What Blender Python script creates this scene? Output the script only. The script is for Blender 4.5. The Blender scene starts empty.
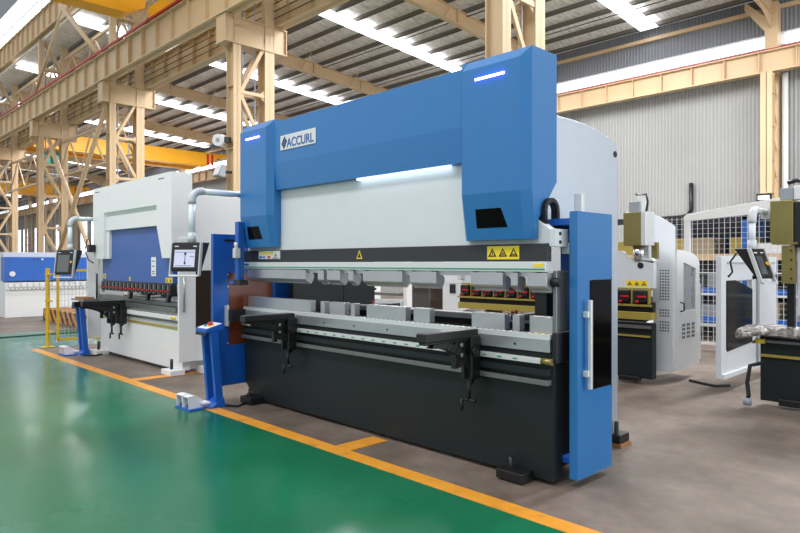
import bpy, bmesh, math, random
from mathutils import Vector, Matrix
random.seed(7)
C = bpy.context.scene.collection
PI = math.pi

# ------------------------------------------------------------------ materials
def lin(c):
    return tuple(((v/255)/12.92 if v/255 <= .04045 else (((v/255)+.055)/1.055)**2.4) for v in c)

def mat(name, rgb, rough=.5, metal=0.0, coat=0.0, noise=0.0, nscale=6.0, bump=0.0, bscale=200.0, emit=None, estr=0.0, alpha=1.0, trans=0.0, spec=.5):
    m = bpy.data.materials.new(name); m.use_nodes = True
    nt = m.node_tree; b = nt.nodes['Principled BSDF']
    col = (*lin(rgb), 1)
    b.inputs['Base Color'].default_value = col
    b.inputs['Roughness'].default_value = rough
    b.inputs['Metallic'].default_value = metal
    b.inputs['Coat Weight'].default_value = coat
    b.inputs['Coat Roughness'].default_value = .08
    b.inputs['Specular IOR Level'].default_value = spec
    b.inputs['Alpha'].default_value = alpha
    b.inputs['Transmission Weight'].default_value = trans
    tc = nt.nodes.new('ShaderNodeTexCoord')
    nz = nt.nodes.new('ShaderNodeTexNoise'); nz.inputs['Scale'].default_value = nscale; nz.inputs['Detail'].default_value = 5
    nt.links.new(tc.outputs['Object'], nz.inputs['Vector'])
    n = noise if noise else .04
    mx = nt.nodes.new('ShaderNodeMix'); mx.data_type = 'RGBA'
    mx.inputs[6].default_value = (*[max(0, v*(1-n)) for v in col[:3]], 1)
    mx.inputs[7].default_value = (*[min(1, v*(1+n)) for v in col[:3]], 1)
    nt.links.new(nz.outputs['Fac'], mx.inputs[0]); nt.links.new(mx.outputs[2], b.inputs['Base Color'])
    if bump:
        n2 = nt.nodes.new('ShaderNodeTexNoise'); n2.inputs['Scale'].default_value = bscale
        nt.links.new(tc.outputs['Object'], n2.inputs['Vector'])
        bp = nt.nodes.new('ShaderNodeBump'); bp.inputs['Strength'].default_value = bump; bp.inputs['Distance'].default_value = .01
        nt.links.new(n2.outputs['Fac'], bp.inputs['Height']); nt.links.new(bp.outputs['Normal'], b.inputs['Normal'])
    if emit:
        b.inputs['Emission Color'].default_value = (*lin(emit), 1); b.inputs['Emission Strength'].default_value = estr
    return m

M = {}
M['blue'] = mat('blue_paint', (32,110,174), .38, bump=.05, bscale=350, coat=.15)
M['blue_deep'] = mat('blue_enamel', (16,88,180), .4, coat=.1)
M['blue_white_press'] = mat('ram_blue_paint', (62,98,168), .5)
M['dark'] = mat('dark_green_black_paint', (27,34,36), .45, spec=.3, bump=.06, bscale=300)
M['band'] = mat('charcoal_hammer_paint', (38,41,48), .45, bump=.2, bscale=260)
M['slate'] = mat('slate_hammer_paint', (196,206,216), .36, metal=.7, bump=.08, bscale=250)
M['ram'] = mat('pale_grey_paint', (206,211,215), .42)
M['white'] = mat('white_paint', (226,228,229), .42)
M['white2'] = mat('white_grey_paint', (205,209,214), .45)
M['steel'] = mat('ground_steel', (176,178,182), .3, metal=.7, noise=.12, nscale=9)
M['steel_mat'] = mat('satin_tool_steel', (120,122,122), .38, metal=.6, noise=.1, nscale=14)
M['alu'] = mat('anodised_aluminium', (214,217,218), .36, metal=.35)
M['chrome'] = mat('chrome', (220,222,226), .12, metal=1)
M['black'] = mat('black_plastic', (22,22,24), .4)
M['blackgl'] = mat('black_glass', (8,7,8), .1, spec=.08)
M['blackm'] = mat('black_oxide_steel', (17,18,20), .4)
M['brown_glass'] = mat('red_brown_acrylic', (112,58,38), .2, coat=.5)
M['dkbrown_glass'] = mat('smoked_brown_acrylic', (52,42,36), .18, coat=.6)
M['tan'] = mat('tan_steel_paint', (206,179,142), .5, noise=.07, nscale=1.5)
M['yellow'] = mat('crane_yellow_paint', (246,176,22), .42)
M['fyellow'] = mat('fence_yellow_paint', (206,168,36), .45)
M['brass'] = mat('olive_brass_plating', (146,134,80), .3, metal=.55, noise=.18, nscale=5)
M['ybeam'] = mat('yellow_chromate_plating', (174,156,74), .38, metal=.35, noise=.15, nscale=4)
M['sticker'] = mat('yellow_sticker', (238,208,40), .5)
M['red'] = mat('red_plastic', (200,26,30), .4)
M['redline'] = mat('red_conductor_rail', (176,28,40), .5)
M['green_mark'] = mat('green_marks', (60,140,110), .5)
M['purlin'] = mat('galvanised_purlin', (112,108,102), .6, metal=.1)
M['pipe'] = mat('white_plastic_pipe', (222,232,240), .35)
M['pipejoint'] = mat('grey_plastic_elbow', (196,203,208), .4)
M['screen'] = mat('lit_screen', (150,155,175), .15, emit=(190,192,212), estr=.55)
M['screen_dim'] = mat('dim_screen', (86,88,92), .08, coat=.6)
M['screen_mark'] = mat('screen_lines', (40,44,60), .3)
M['led'] = mat('led_strip', (220,222,255), .3, emit=(110,95,255), estr=16)
M['lamp'] = mat('work_lamp', (240,245,255), .3, emit=(225,238,255), estr=4)
M['sky_pane'] = mat('daylight_pane', (245,248,255), .4, emit=(238,243,255), estr=2.6)
M['skylight'] = mat('translucent_roof_sheet', (245,248,255), .4, emit=(248,250,255), estr=3.2)
M['wood'] = mat('timber', (150,104,62), .7, noise=.2, nscale=10)
M['teal'] = mat('teal_hoist_paint', (44,150,128), .45)
M['rubber'] = mat('black_rubber', (20,20,21), .7)
M['wblue'] = mat('bright_blue_press_paint', (36,98,190), .42)
M['greym'] = mat('mid_grey_paint', (150,156,164), .5)
M['cardboard'] = mat('cardboard', (168,150,120), .8)
M['green_btn'] = mat('green_button', (30,150,80), .4)
M['blue_btn'] = mat('blue_mark', (40,90,190), .4)
M['logo_blue'] = mat('logo_blue', (28,88,160), .35)
M['paper'] = mat('white_label', (232,232,238), .6)
M['ink'] = mat('label_ink', (60,60,70), .6)
M['dark_inside'] = mat('shaft_black', (16,16,18), .7)

def nodes(name):
    m = bpy.data.materials.new(name); m.use_nodes = True
    return m, m.node_tree, m.node_tree.nodes['Principled BSDF']

def ramp(nt, fac, stops):
    r = nt.nodes.new('ShaderNodeValToRGB')
    e = r.color_ramp.elements
    e[0].position, e[0].color = stops[0][0], (*lin(stops[0][1]), 1)
    e[1].position, e[1].color = stops[-1][0], (*lin(stops[-1][1]), 1)
    for p, c in stops[1:-1]:
        x = e.new(p); x.color = (*lin(c), 1)
    nt.links.new(fac, r.inputs[0]); return r

# concrete
m, nt, b = nodes('old_concrete')
tc = nt.nodes.new('ShaderNodeTexCoord')
n1 = nt.nodes.new('ShaderNodeTexNoise'); n1.inputs['Scale'].default_value = 1.1; n1.inputs['Detail'].default_value = 9; n1.inputs['Roughness'].default_value = .65
nt.links.new(tc.outputs['Object'], n1.inputs['Vector'])
r = ramp(nt, n1.outputs['Fac'], [(.28,(72,61,53)), (.5,(108,96,86)), (.72,(138,126,115))])
n2 = nt.nodes.new('ShaderNodeTexNoise'); n2.inputs['Scale'].default_value = 14; n2.inputs['Detail'].default_value = 6
nt.links.new(tc.outputs['Object'], n2.inputs['Vector'])
mx = nt.nodes.new('ShaderNodeMix'); mx.data_type = 'RGBA'; mx.blend_type = 'OVERLAY'; mx.inputs[0].default_value = .25
nt.links.new(r.outputs[0], mx.inputs[6]); nt.links.new(n2.outputs['Color'], mx.inputs[7]); nt.links.new(mx.outputs[2], b.inputs['Base Color'])
b.inputs['Roughness'].default_value = .5
bp = nt.nodes.new('ShaderNodeBump'); bp.inputs['Strength'].default_value = .12; nt.links.new(n2.outputs['Fac'], bp.inputs['Height']); nt.links.new(bp.outputs['Normal'], b.inputs['Normal'])
M['concrete'] = m
# green epoxy
m, nt, b = nodes('green_epoxy')
tc = nt.nodes.new('ShaderNodeTexCoord')
n1 = nt.nodes.new('ShaderNodeTexNoise'); n1.inputs['Scale'].default_value = .9; n1.inputs['Detail'].default_value = 6
nt.links.new(tc.outputs['Object'], n1.inputs['Vector'])
r = ramp(nt, n1.outputs['Fac'], [(.3,(14,94,62)), (.5,(20,104,70)), (.7,(32,112,80))])
nt.links.new(r.outputs[0], b.inputs['Base Color'])
n2 = nt.nodes.new('ShaderNodeTexNoise'); n2.inputs['Scale'].default_value = 2.2; n2.inputs['Detail'].default_value = 5
nt.links.new(tc.outputs['Object'], n2.inputs['Vector'])
mr = nt.nodes.new('ShaderNodeMapRange'); mr.inputs[3].default_value = .15; mr.inputs[4].default_value = .3
nt.links.new(n2.outputs['Fac'], mr.inputs[0]); nt.links.new(mr.outputs[0], b.inputs['Roughness'])
b.inputs['Specular IOR Level'].default_value = .6
M['green'] = m
# line paint
m, nt, b = nodes('orange_line_paint')
tc = nt.nodes.new('ShaderNodeTexCoord')
n1 = nt.nodes.new('ShaderNodeTexNoise'); n1.inputs['Scale'].default_value = 7; n1.inputs['Detail'].default_value = 8
nt.links.new(tc.outputs['Object'], n1.inputs['Vector'])
r = ramp(nt, n1.outputs['Fac'], [(.25,(176,122,52)), (.42,(214,144,44)), (.7,(224,154,54))])
nt.links.new(r.outputs[0], b.inputs['Base Color']); b.inputs['Roughness'].default_value = .4
M['line'] = m
# corrugated siding
def siding(name, c1, c2, axis='X', scale=4.4):
    m, nt, b = nodes(name)
    tc = nt.nodes.new('ShaderNodeTexCoord')
    w = nt.nodes.new('ShaderNodeTexWave'); w.wave_type = 'BANDS'; w.bands_direction = axis; w.inputs['Scale'].default_value = scale/ (2*PI) * 1.0
    w.inputs['Distortion'].default_value = 0
    nt.links.new(tc.outputs['Object'], w.inputs['Vector'])
    r = ramp(nt, w.outputs['Fac'], [(.0,c1), (.25,c1), (.45,c2), (1.0,c2)])
    n1 = nt.nodes.new('ShaderNodeTexNoise'); n1.inputs['Scale'].default_value = .35; nt.links.new(tc.outputs['Object'], n1.inputs['Vector'])
    mx = nt.nodes.new('ShaderNodeMix'); mx.data_type = 'RGBA'; mx.blend_type = 'SOFT_LIGHT'; mx.inputs[0].default_value = .3
    nt.links.new(r.outputs[0], mx.inputs[6]); nt.links.new(n1.outputs['Fac'], mx.inputs[7]); nt.links.new(mx.outputs[2], b.inputs['Base Color'])
    bp = nt.nodes.new('ShaderNodeBump'); bp.inputs['Strength'].default_value = .6; bp.inputs['Distance'].default_value = .03
    nt.links.new(w.outputs['Fac'], bp.inputs['Height']); nt.links.new(bp.outputs['Normal'], b.inputs['Normal'])
    b.inputs['Roughness'].default_value = .55
    return m
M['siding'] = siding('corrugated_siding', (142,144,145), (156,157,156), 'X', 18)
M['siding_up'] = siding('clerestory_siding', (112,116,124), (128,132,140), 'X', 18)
# foil insulation
m, nt, b = nodes('foil_insulation')
tc = nt.nodes.new('ShaderNodeTexCoord')
mp = nt.nodes.new('ShaderNodeMapping'); mp.inputs['Scale'].default_value = (9, 2.2, 1)
nt.links.new(tc.outputs['Object'], mp.inputs['Vector'])
n1 = nt.nodes.new('ShaderNodeTexNoise'); n1.inputs['Scale'].default_value = 1.3; n1.inputs['Detail'].default_value = 7; n1.inputs['Roughness'].default_value = .7
nt.links.new(mp.outputs['Vector'], n1.inputs['Vector'])
r = ramp(nt, n1.outputs['Fac'], [(.3,(190,184,180)), (.5,(238,234,230)), (.65,(255,254,252))])
nt.links.new(r.outputs[0], b.inputs['Base Color'])
b.inputs['Metallic'].default_value = .05; b.inputs['Roughness'].default_value = .5
bp = nt.nodes.new('ShaderNodeBump'); bp.inputs['Strength'].default_value = .9; bp.inputs['Distance'].default_value = .08
nt.links.new(n1.outputs['Fac'], bp.inputs['Height']); nt.links.new(bp.outputs['Normal'], b.inputs['Normal'])
M['foil'] = m
# striped timber
m, nt, b = nodes('hazard_striped_timber')
tc = nt.nodes.new('ShaderNodeTexCoord')
w = nt.nodes.new('ShaderNodeTexWave'); w.bands_direction = 'DIAGONAL'; w.inputs['Scale'].default_value = 1.7; w.inputs['Distortion'].default_value = 1.2
nt.links.new(tc.outputs['Object'], w.inputs['Vector'])
r = ramp(nt, w.outputs['Fac'], [(.0,(60,40,34)), (.38,(60,40,34)), (.5,(206,140,54)), (1,(206,140,54))])
nt.links.new(r.outputs[0], b.inputs['Base Color']); b.inputs['Roughness'].default_value = .7
M['striped'] = m
# crumpled plastic film
m, nt, b = nodes('crumpled_plastic_film')
tc = nt.nodes.new('ShaderNodeTexCoord')
n1 = nt.nodes.new('ShaderNodeTexNoise'); n1.inputs['Scale'].default_value = 7; n1.inputs['Detail'].default_value = 5; n1.inputs['Distortion'].default_value = 2.5
nt.links.new(tc.outputs['Object'], n1.inputs['Vector'])
r = ramp(nt, n1.outputs['Fac'], [(.35,(92,86,84)), (.5,(132,126,124)), (.66,(190,188,190))])
nt.links.new(r.outputs[0], b.inputs['Base Color']); b.inputs['Roughness'].default_value = .22
bp = nt.nodes.new('ShaderNodeBump'); bp.inputs['Strength'].default_value = 1; bp.inputs['Distance'].default_value = .04
nt.links.new(n1.outputs['Fac'], bp.inputs['Height']); nt.links.new(bp.outputs['Normal'], b.inputs['Normal'])
M['film'] = m

# ------------------------------------------------------------------ mesh helpers
class MB:
    def __init__(s): s.bm = bmesh.new()
    def box(s, x0, x1, y0, y1, z0, z1):
        return s.hexa([(x0,y0,z0),(x1,y0,z0),(x1,y1,z0),(x0,y1,z0),(x0,y0,z1),(x1,y0,z1),(x1,y1,z1),(x0,y1,z1)])
    def hexa(s, p):
        v = [s.bm.verts.new(q) for q in p]
        for f in ((0,3,2,1),(4,5,6,7),(0,1,5,4),(1,2,6,5),(2,3,7,6),(3,0,4,7)):
            s.bm.faces.new([v[i] for i in f])
        return s
    def prism(s, axis, pts, a0, a1):
        def mk(p, a):
            if axis == 'x': return (a, p[0], p[1])
            if axis == 'y': return (p[0], a, p[1])
            return (p[0], p[1], a)
        A = [s.bm.verts.new(mk(p, a0)) for p in pts]; B = [s.bm.verts.new(mk(p, a1)) for p in pts]
        n = len(pts)
        s.bm.faces.new(A[::-1]); s.bm.faces.new(B)
        for i in range(n): s.bm.faces.new([A[i], A[(i+1)%n], B[(i+1)%n], B[i]])
        return s
    def loft(s, secs):
        V = [[s.bm.verts.new(p) for p in sec] for sec in secs]
        n = len(secs[0])
        s.bm.faces.new(V[0][::-1]); s.bm.faces.new(V[-1])
        for a, b_ in zip(V, V[1:]):
            for i in range(n): s.bm.faces.new([a[i], a[(i+1)%n], b_[(i+1)%n], b_[i]])
        return s
    def cyl(s, p0, p1, r, n=16, r1=None):
        p0, p1 = Vector(p0), Vector(p1); d = (p1-p0); 
        q = d.to_track_quat('Z','Y').to_matrix()
        r1 = r if r1 is None else r1
        A = []; B = []
        for i in range(n):
            c = Vector((math.cos(2*PI*i/n), math.sin(2*PI*i/n), 0))
            A.append(s.bm.verts.new(p0 + q @ (c*r))); B.append(s.bm.verts.new(p1 + q @ (c*r1)))
        s.bm.faces.new(A[::-1]); s.bm.faces.new(B)
        for i in range(n):
            f = s.bm.faces.new([A[i], A[(i+1)%n], B[(i+1)%n], B[i]])
            if n >= 10: f.smooth = True
        return s
    def bar(s, p0, p1, w, h=None):
        h = h or w
        p0, p1 = Vector(p0), Vector(p1); d = (p1-p0).normalized()
        up = Vector((0,0,1)) if abs(d.z) < .95 else Vector((0,1,0))
        sx = d.cross(up).normalized()*w/2; sy = sx.normalized().cross(d).normalized()*h/2
        return s.hexa([p0-sx-sy, p0+sx-sy, p0+sx+sy, p0-sx+sy, p1-sx-sy, p1+sx-sy, p1+sx+sy, p1-sx+sy])
    def tube(s, path, r, n=12):
        P = [Vector(p) for p in path]; rings = []
        ref = None
        for i, p in enumerate(P):
            t = (P[min(i+1,len(P)-1)] - P[max(i-1,0)]).normalized()
            if ref is None: ref = t.orthogonal().normalized()
            ref = (ref - t*ref.dot(t)).normalized(); bn = t.cross(ref)
            rings.append([s.bm.verts.new(p + (ref*math.cos(2*PI*k/n)+bn*math.sin(2*PI*k/n))*r) for k in range(n)])
        s.bm.faces.new(rings[0][::-1]); s.bm.faces.new(rings[-1])
        for a, b_ in zip(rings, rings[1:]):
            for k in range(n):
                f = s.bm.faces.new([a[k], a[(k+1)%n], b_[(k+1)%n], b_[k]]); f.smooth = True
        return s
    def build(s, name, material, parent=None, bevel=0, seg=2, smooth=False):
        bm = s.bm
        bmesh.ops.recalc_face_normals(bm, faces=bm.faces)
        off = Vector((0,0,0))
        if parent is not None:
            q = parent
            while q is not None: off += q.location; q = q.parent
        else:
            xs = [v.co for v in bm.verts]
            lo = Vector([min(v[i] for v in xs) for i in range(3)]); hi = Vector([max(v[i] for v in xs) for i in range(3)])
            off = Vector(((lo.x+hi.x)/2, (lo.y+hi.y)/2, lo.z))
        xs = [v.co for v in bm.verts]
        if parent is not None:
            lo = Vector([min(v[i] for v in xs) for i in range(3)]); hi = Vector([max(v[i] for v in xs) for i in range(3)])
            c = (lo+hi)/2
        else: c = off
        bmesh.ops.translate(bm, verts=bm.verts, vec=-c)
        me = bpy.data.meshes.new(name); bm.to_mesh(me); bm.free()
        o = bpy.data.objects.new(name, me); C.objects.link(o)
        me.materials.append(M[material] if isinstance(material, str) else material)
        o.location = c - off if parent is not None else c
        o.parent = parent
        if bevel:
            md = o.modifiers.new('bevel', 'BEVEL'); md.width = bevel; md.segments = seg; md.limit_method = 'ANGLE'; md.angle_limit = math.radians(35)
        return o

def B(x0, x1, y0, y1, z0, z1): return MB().box(x0, x1, y0, y1, z0, z1)
def CY(p0, p1, r, n=16, r1=None): return MB().cyl(p0, p1, r, n, r1)

def tag(o, label, cat, group=None):
    o['label'] = label; o['category'] = cat
    if group: o['group'] = group
    return o
def thing(name, loc, label, cat, group=None):
    o = bpy.data.objects.new(name, None); C.objects.link(o); o.location = loc; o.empty_display_size = .1
    return tag(o, label, cat, group)
def struct(o): o['kind'] = 'structure'; return o
def copy_tree(o, parent=None):
    kids = [k for k in bpy.data.objects if k.parent is o]
    c = o.copy(); C.objects.link(c); c.parent = parent
    for k in kids: copy_tree(k, c)
    return c
def dup(o, shift, label, group=None):
    c = copy_tree(o); c.location = o.location + Vector(shift); c['label'] = label
    if group: c['group'] = group
    return c
def text(name, body, size, loc, rot, material, parent, sx=1.0, depth=.002):
    cu = bpy.data.curves.new(name+'_curve', 'FONT'); cu.body = body; cu.size = size; cu.extrude = depth; cu.align_x = 'CENTER'; cu.align_y = 'CENTER'; cu.offset = size*.02
    t = bpy.data.objects.new(name+'_tmp', cu); C.objects.link(t)
    dg = bpy.context.evaluated_depsgraph_get(); dg.update()
    me = bpy.data.meshes.new_from_object(t.evaluated_get(dg))
    bpy.data.objects.remove(t); bpy.data.curves.remove(cu)
    me.transform(Matrix.Diagonal((sx,1,1,1)))
    me.transform(Matrix.Rotation(rot[2],4,'Z') @ Matrix.Rotation(rot[0],4,'X'))
    o = bpy.data.objects.new(name, me); C.objects.link(o); me.materials.clear(); me.materials.append(M[material])
    off = Vector((0,0,0)); q = parent
    while q is not None: off += q.location; q = q.parent
    o.location = Vector(loc) - off; o.parent = parent
    return o
def arc(cx, cy, r, a0, a1, n):
    return [(cx + r*math.cos(math.radians(a0+(a1-a0)*i/n)), cy + r*math.sin(math.radians(a0+(a1-a0)*i/n))) for i in range(n+1)]

def warning(name, x0, x1, y, z0, z1, n, parent):
    """yellow plate facing -Y with n black warning triangles"""
    s = B(x0, x1, y-.002, y, z0, z1).build(name, 'sticker', parent)
    w = (x1-x0)/n; h = (z1-z0)
    t = MB()
    for i in range(n):
        cx = x0 + w*(i+.5); hw = min(w, h)*.40; zb = z0 + h*.2; zt = z0 + h*.85; k = hw*.24
        th = .0012
        t.prism('y', [(cx-hw,zb),(cx+hw,zb),(cx+hw-k*1.4,zb+k),(cx-hw+k*1.4,zb+k)], y-.002-th, y-.002)
        t.prism('y', [(cx-hw,zb),(cx-hw+k*1.6,zb),(cx+k*.4,zt-k*.6),(cx,zt)], y-.002-th, y-.002)
        t.prism('y', [(cx+hw,zb),(cx+hw-k*1.6,zb),(cx-k*.4,zt-k*.6),(cx,zt)], y-.002-th, y-.002)
        if i == 0: t.box(cx-hw*.12, cx+hw*.12, y-.0032, y-.002, zb+k*1.4, zb+h*.4)
        elif i == 1: t.prism('y', [(cx-hw*.3,zb+k*1.3),(cx+hw*.3,zb+k*1.6),(cx,zb+h*.38)], y-.0032, y-.002)
        else: t.box(cx-hw*.35, cx+hw*.35, y-.0032, y-.002, zb+k*1.4, zb+h*.22)
    t.build('warning_symbol', 'black', s)
    return s

def pendant(P, x, yaw_parts, y_arm0, y_v, z_arm, z_v, cx, cyf, z0, z1, w, lit=True, tk=.13):
    """pipe arm and tilted control box; faces -Y with a slight turn"""
    r = .031
    CY((x, y_arm0, z_arm), (x, y_v+.10, z_arm), r, 20).build('arm_pipe', 'pipe', P)
    CY((x, y_arm0, z_arm), (x, y_arm0+.14, z_arm), r*1.25, 20).build('pipe_flange', 'pipejoint', P)
    pts = [(x, y_v+.12, z_arm)] + [(x, y_v+.10-.10*math.sin(math.radians(a)), z_arm-.10+.10*math.cos(math.radians(a))) for a in range(0, 91, 10)] + [(x, y_v, z_arm-.13)]
    MB().tube(pts, r*1.22, 20).build('pipe_elbow', 'pipejoint', P)
    CY((x, y_v, z_v), (x, y_v, z_arm-.1), r, 20).build('drop_pipe', 'pipe', P)
    CY((x, y_v, z_v-.06), (x, y_v, z_v+.05), r*1.3, 20).build('pipe_collar', 'pipejoint', P)
    # control box: local frame, tilted back, turned about z
    box = MB(); yaw = yaw_parts
    R = Matrix.Rotation(yaw, 4, 'Z'); h = z1-z0
    def T(u, v, q):   # u right, v depth, q height from bottom
        tilt = tk*(h-q)
        p = R @ Vector((u, v - tilt, 0)); return (cx+p.x, cyf+p.y, z0+q)
    def block(u0, u1, v0, v1, q0, q1):
        return [T(u0,v0,q0),T(u1,v0,q0),T(u1,v1,q0),T(u0,v1,q0),T(u0,v0,q1),T(u1,v0,q1),T(u1,v1,q1),T(u0,v1,q1)]
    hw = w/2
    # housing: wedge, deeper at the top
    MB().hexa([T(-hw,.012,.03),T(hw,.012,.03),T(hw,.05,.03),T(-hw,.05,.03),T(-hw,.012,h),T(hw,.012,h),T(hw,.17,h),T(-hw,.17,h)]).build('housing', 'black', P, bevel=.006)
    MB().hexa(block(-hw+.008, hw-.008, -.004, .014, .05, h-.004)).build('bezel', 'black', P, bevel=.004)
    for s_ in (-1, 1):
        MB().hexa(block(s_*(hw+.004)-.006, s_*(hw+.004)+.006, -.015, .03, -.01, h+.004)).build('side_rail', 'alu', P, bevel=.004)
    MB().hexa(block(-hw-.004, hw+.004, -.025, .02, -.02, .0)).build('handle_bar', 'alu', P, bevel=.006)
    sc = MB().hexa(block(-hw+.035, hw-.05 if lit else hw-.08, -.008, -.002, .075, h-.075)).build('screen', 'screen' if lit else 'screen_dim', P)
    if lit:
        g = MB(); g.hexa(block(-.004, .003, -.0095, -.0078, .10, h-.10)); g.hexa(block(-hw+.04, hw-.055, -.0095, -.0078, h-.10, h-.096))
        g.hexa(block(-.012, .012, -.0095, -.0078, h-.125, h-.105)); g.hexa(block(-.01, .01, -.0095, -.0078, .105, .125)); g.hexa(block(.05, .1, -.0095, -.0078, h*.55, h*.565))
        g.hexa(block(-hw+.05, hw-.08, -.0095, -.0078, .085, .09))
        g.build('screen_drawing', 'screen_mark', sc)
    g = MB(); g.hexa(block(-hw+.03, -hw+.075, -.006, -.0038, h-.045, h-.036)); g.hexa(block(hw-.075, hw-.035, -.006, -.0038, h-.045, h-.036)); g.build('badge', 'paper', P)
    if not lit:
        MB().cyl(T(hw-.04,-.02,h*.55), T(hw-.04,.0,h*.55), .018, 14).build('stop_button', 'yellow', P)
        MB().cyl(T(hw-.04,-.012,h*.40), T(hw-.04,.0,h*.40), .014, 14).build('button', 'rubber', P)

# ------------------------------------------------------------------ SETTING
YC = 7.5; PITCH = 7.57; X0 = -5.54
FR = [X0 - PITCH*k for k in range(0, 13)]
struct(B(-100, 6, -9, 21.2, -.2, 0).build('floor', 'concrete')); 
g = MB().prism('z', [(-100,-9),(6,-9),(6,3.03),(-11.95,3.03),(-11.95,20.9),(-15.0,20.9),(-15.0,3.03),(-100,3.03)], 0, .004).build('floor', 'green'); struct(g)
ln = MB(); ln.box(-11.93, 6, 3.03, 3.165, 0, .006); 
struct(ln.build('trim_1', 'line'))
struct(B(-3.96, -3.78, 3.165, 3.56, 0, .006).build('trim_2', 'line'))
struct(B(-8.03, -7.85, 3.165, 4.7, 0, .006).build('trim_3', 'line'))
struct(B(-14.25, -14.17, -9, 20.9, .004, .018).build('trim_4', 'dark'))
# back wall
YW = 21.0
wb = struct(B(-100, 6, YW, YW+.15, 0, 7.83).build('wall_back', 'siding'))
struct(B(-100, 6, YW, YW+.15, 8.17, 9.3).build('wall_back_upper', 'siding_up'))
wk = 1
for k in range(12):
    x1 = X0 + PITCH - PITCH*k - .1; x0 = x1 - PITCH + .2
    w = struct(B(x0, x1, YW+.02, YW+.06, 7.83, 8.17).build('window_%d' % wk, 'sky_pane')); wk += 1
    fr = MB(); fr.box(x0-.1, x1+.1, YW-.04, YW+.02, 8.15, 8.2)
    n_ = 4
    for i in range(1, n_): fr.box(x0+(x1-x0)*i/n_-.012, x0+(x1-x0)*i/n_+.012, YW-.0, YW+.02, 7.83, 8.17)
    fr.build('window_frame', 'white2', w)
for k in range(4, 12):
    for off in (1.4, 4.3):
        x1 = X0 - PITCH*k + off + 1.1
        w = struct(B(x1-1.6, x1, YW-.03, YW, 1.6, 5.4).build('window_%d' % wk, 'sky_pane')); wk += 1
        fr = MB(); 
        for zz in (1.6, 2.85, 4.1, 5.4): fr.box(x1-1.64, x1+.04, YW-.06, YW-.03, zz-.03, zz+.03)
        for xx in (x1-1.6, x1-.8, x1): fr.box(xx-.03, xx+.03, YW-.06, YW-.03, 1.6, 5.4)
        fr.build('window_frame', 'white2', w)
struct(B(-100, 6, YW-.12, YW, 8.86, 8.98).build('trim_5', 'tan'))
struct(B(-100, -99.8, -9, 21.2, 0, 14).build('wall_left', 'siding'))
# ceiling over the rear bay (7% fall towards the back wall)
YR = 7.66
def zroof(y): return 9.98 - (y-8.6)*.0726
deck = MB().hexa([(-100,YR,zroof(YR)+.28),(6,YR,zroof(YR)+.28),(6,YW+.3,zroof(YW+.3)+.28),(-100,YW+.3,zroof(YW+.3)+.28),
                  (-100,YR,zroof(YR)+.38),(6,YR,zroof(YR)+.38),(6,YW+.3,zroof(YW+.3)+.38),(-100,YW+.3,zroof(YW+.3)+.38)]).build('ceiling', 'foil')
struct(deck)
y = 8.6
while y < YW-.2:
    p = MB(); z = zroof(y)
    p.box(-100, 6, y, y+.012, z+.14, z+.28); p.box(-100, 6, y, y+.07, z+.14, z+.155)
    p.build('purlin', 'purlin', deck)
    y += .93
for k in range(-1, 11):
    xm = X0 - PITCH*(k+.5)
    MB().hexa([(xm-.3,YR,zroof(YR)+.105),(xm+.3,YR,zroof(YR)+.105),(xm+.3,20.7,zroof(20.7)+.105),(xm-.3,20.7,zroof(20.7)+.105),
               (xm-.3,YR,zroof(YR)+.115),(xm+.3,YR,zroof(YR)+.115),(xm+.3,20.7,zroof(20.7)+.115),(xm-.3,20.7,zroof(20.7)+.115)]).build('skylight', 'skylight', deck)
rd = MB()
for yy in (10.2, 13.1, 16.0, 18.8):
    rd.bar((-100,yy,zroof(yy)-.02), (6,yy,zroof(yy)-.02), .025)
rd.build('sag_rod', 'blackm', deck)
# clerestory wall of the front bay above the column row
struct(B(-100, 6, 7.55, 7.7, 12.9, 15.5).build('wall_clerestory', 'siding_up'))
for k in range(0, 9):
    x1 = FR[k] - .25; x0 = x1 - PITCH + .5
    w = struct(B(x0, x1, 7.58, 7.63, 11.35, 12.9).build('window_%d' % wk, 'sky_pane')); wk += 1
    fr = MB()
    for i in range(1, 12): fr.bar((x0+(x1-x0)*i/12, 7.56, 11.35), (x0+(x1-x0)*(i+.5)/12, 7.56, 11.9), .03); 
    fr.box(x0, x1, 7.54, 7.58, 11.95, 12.0)
    fr.build('window_frame', 'greym', w)

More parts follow.
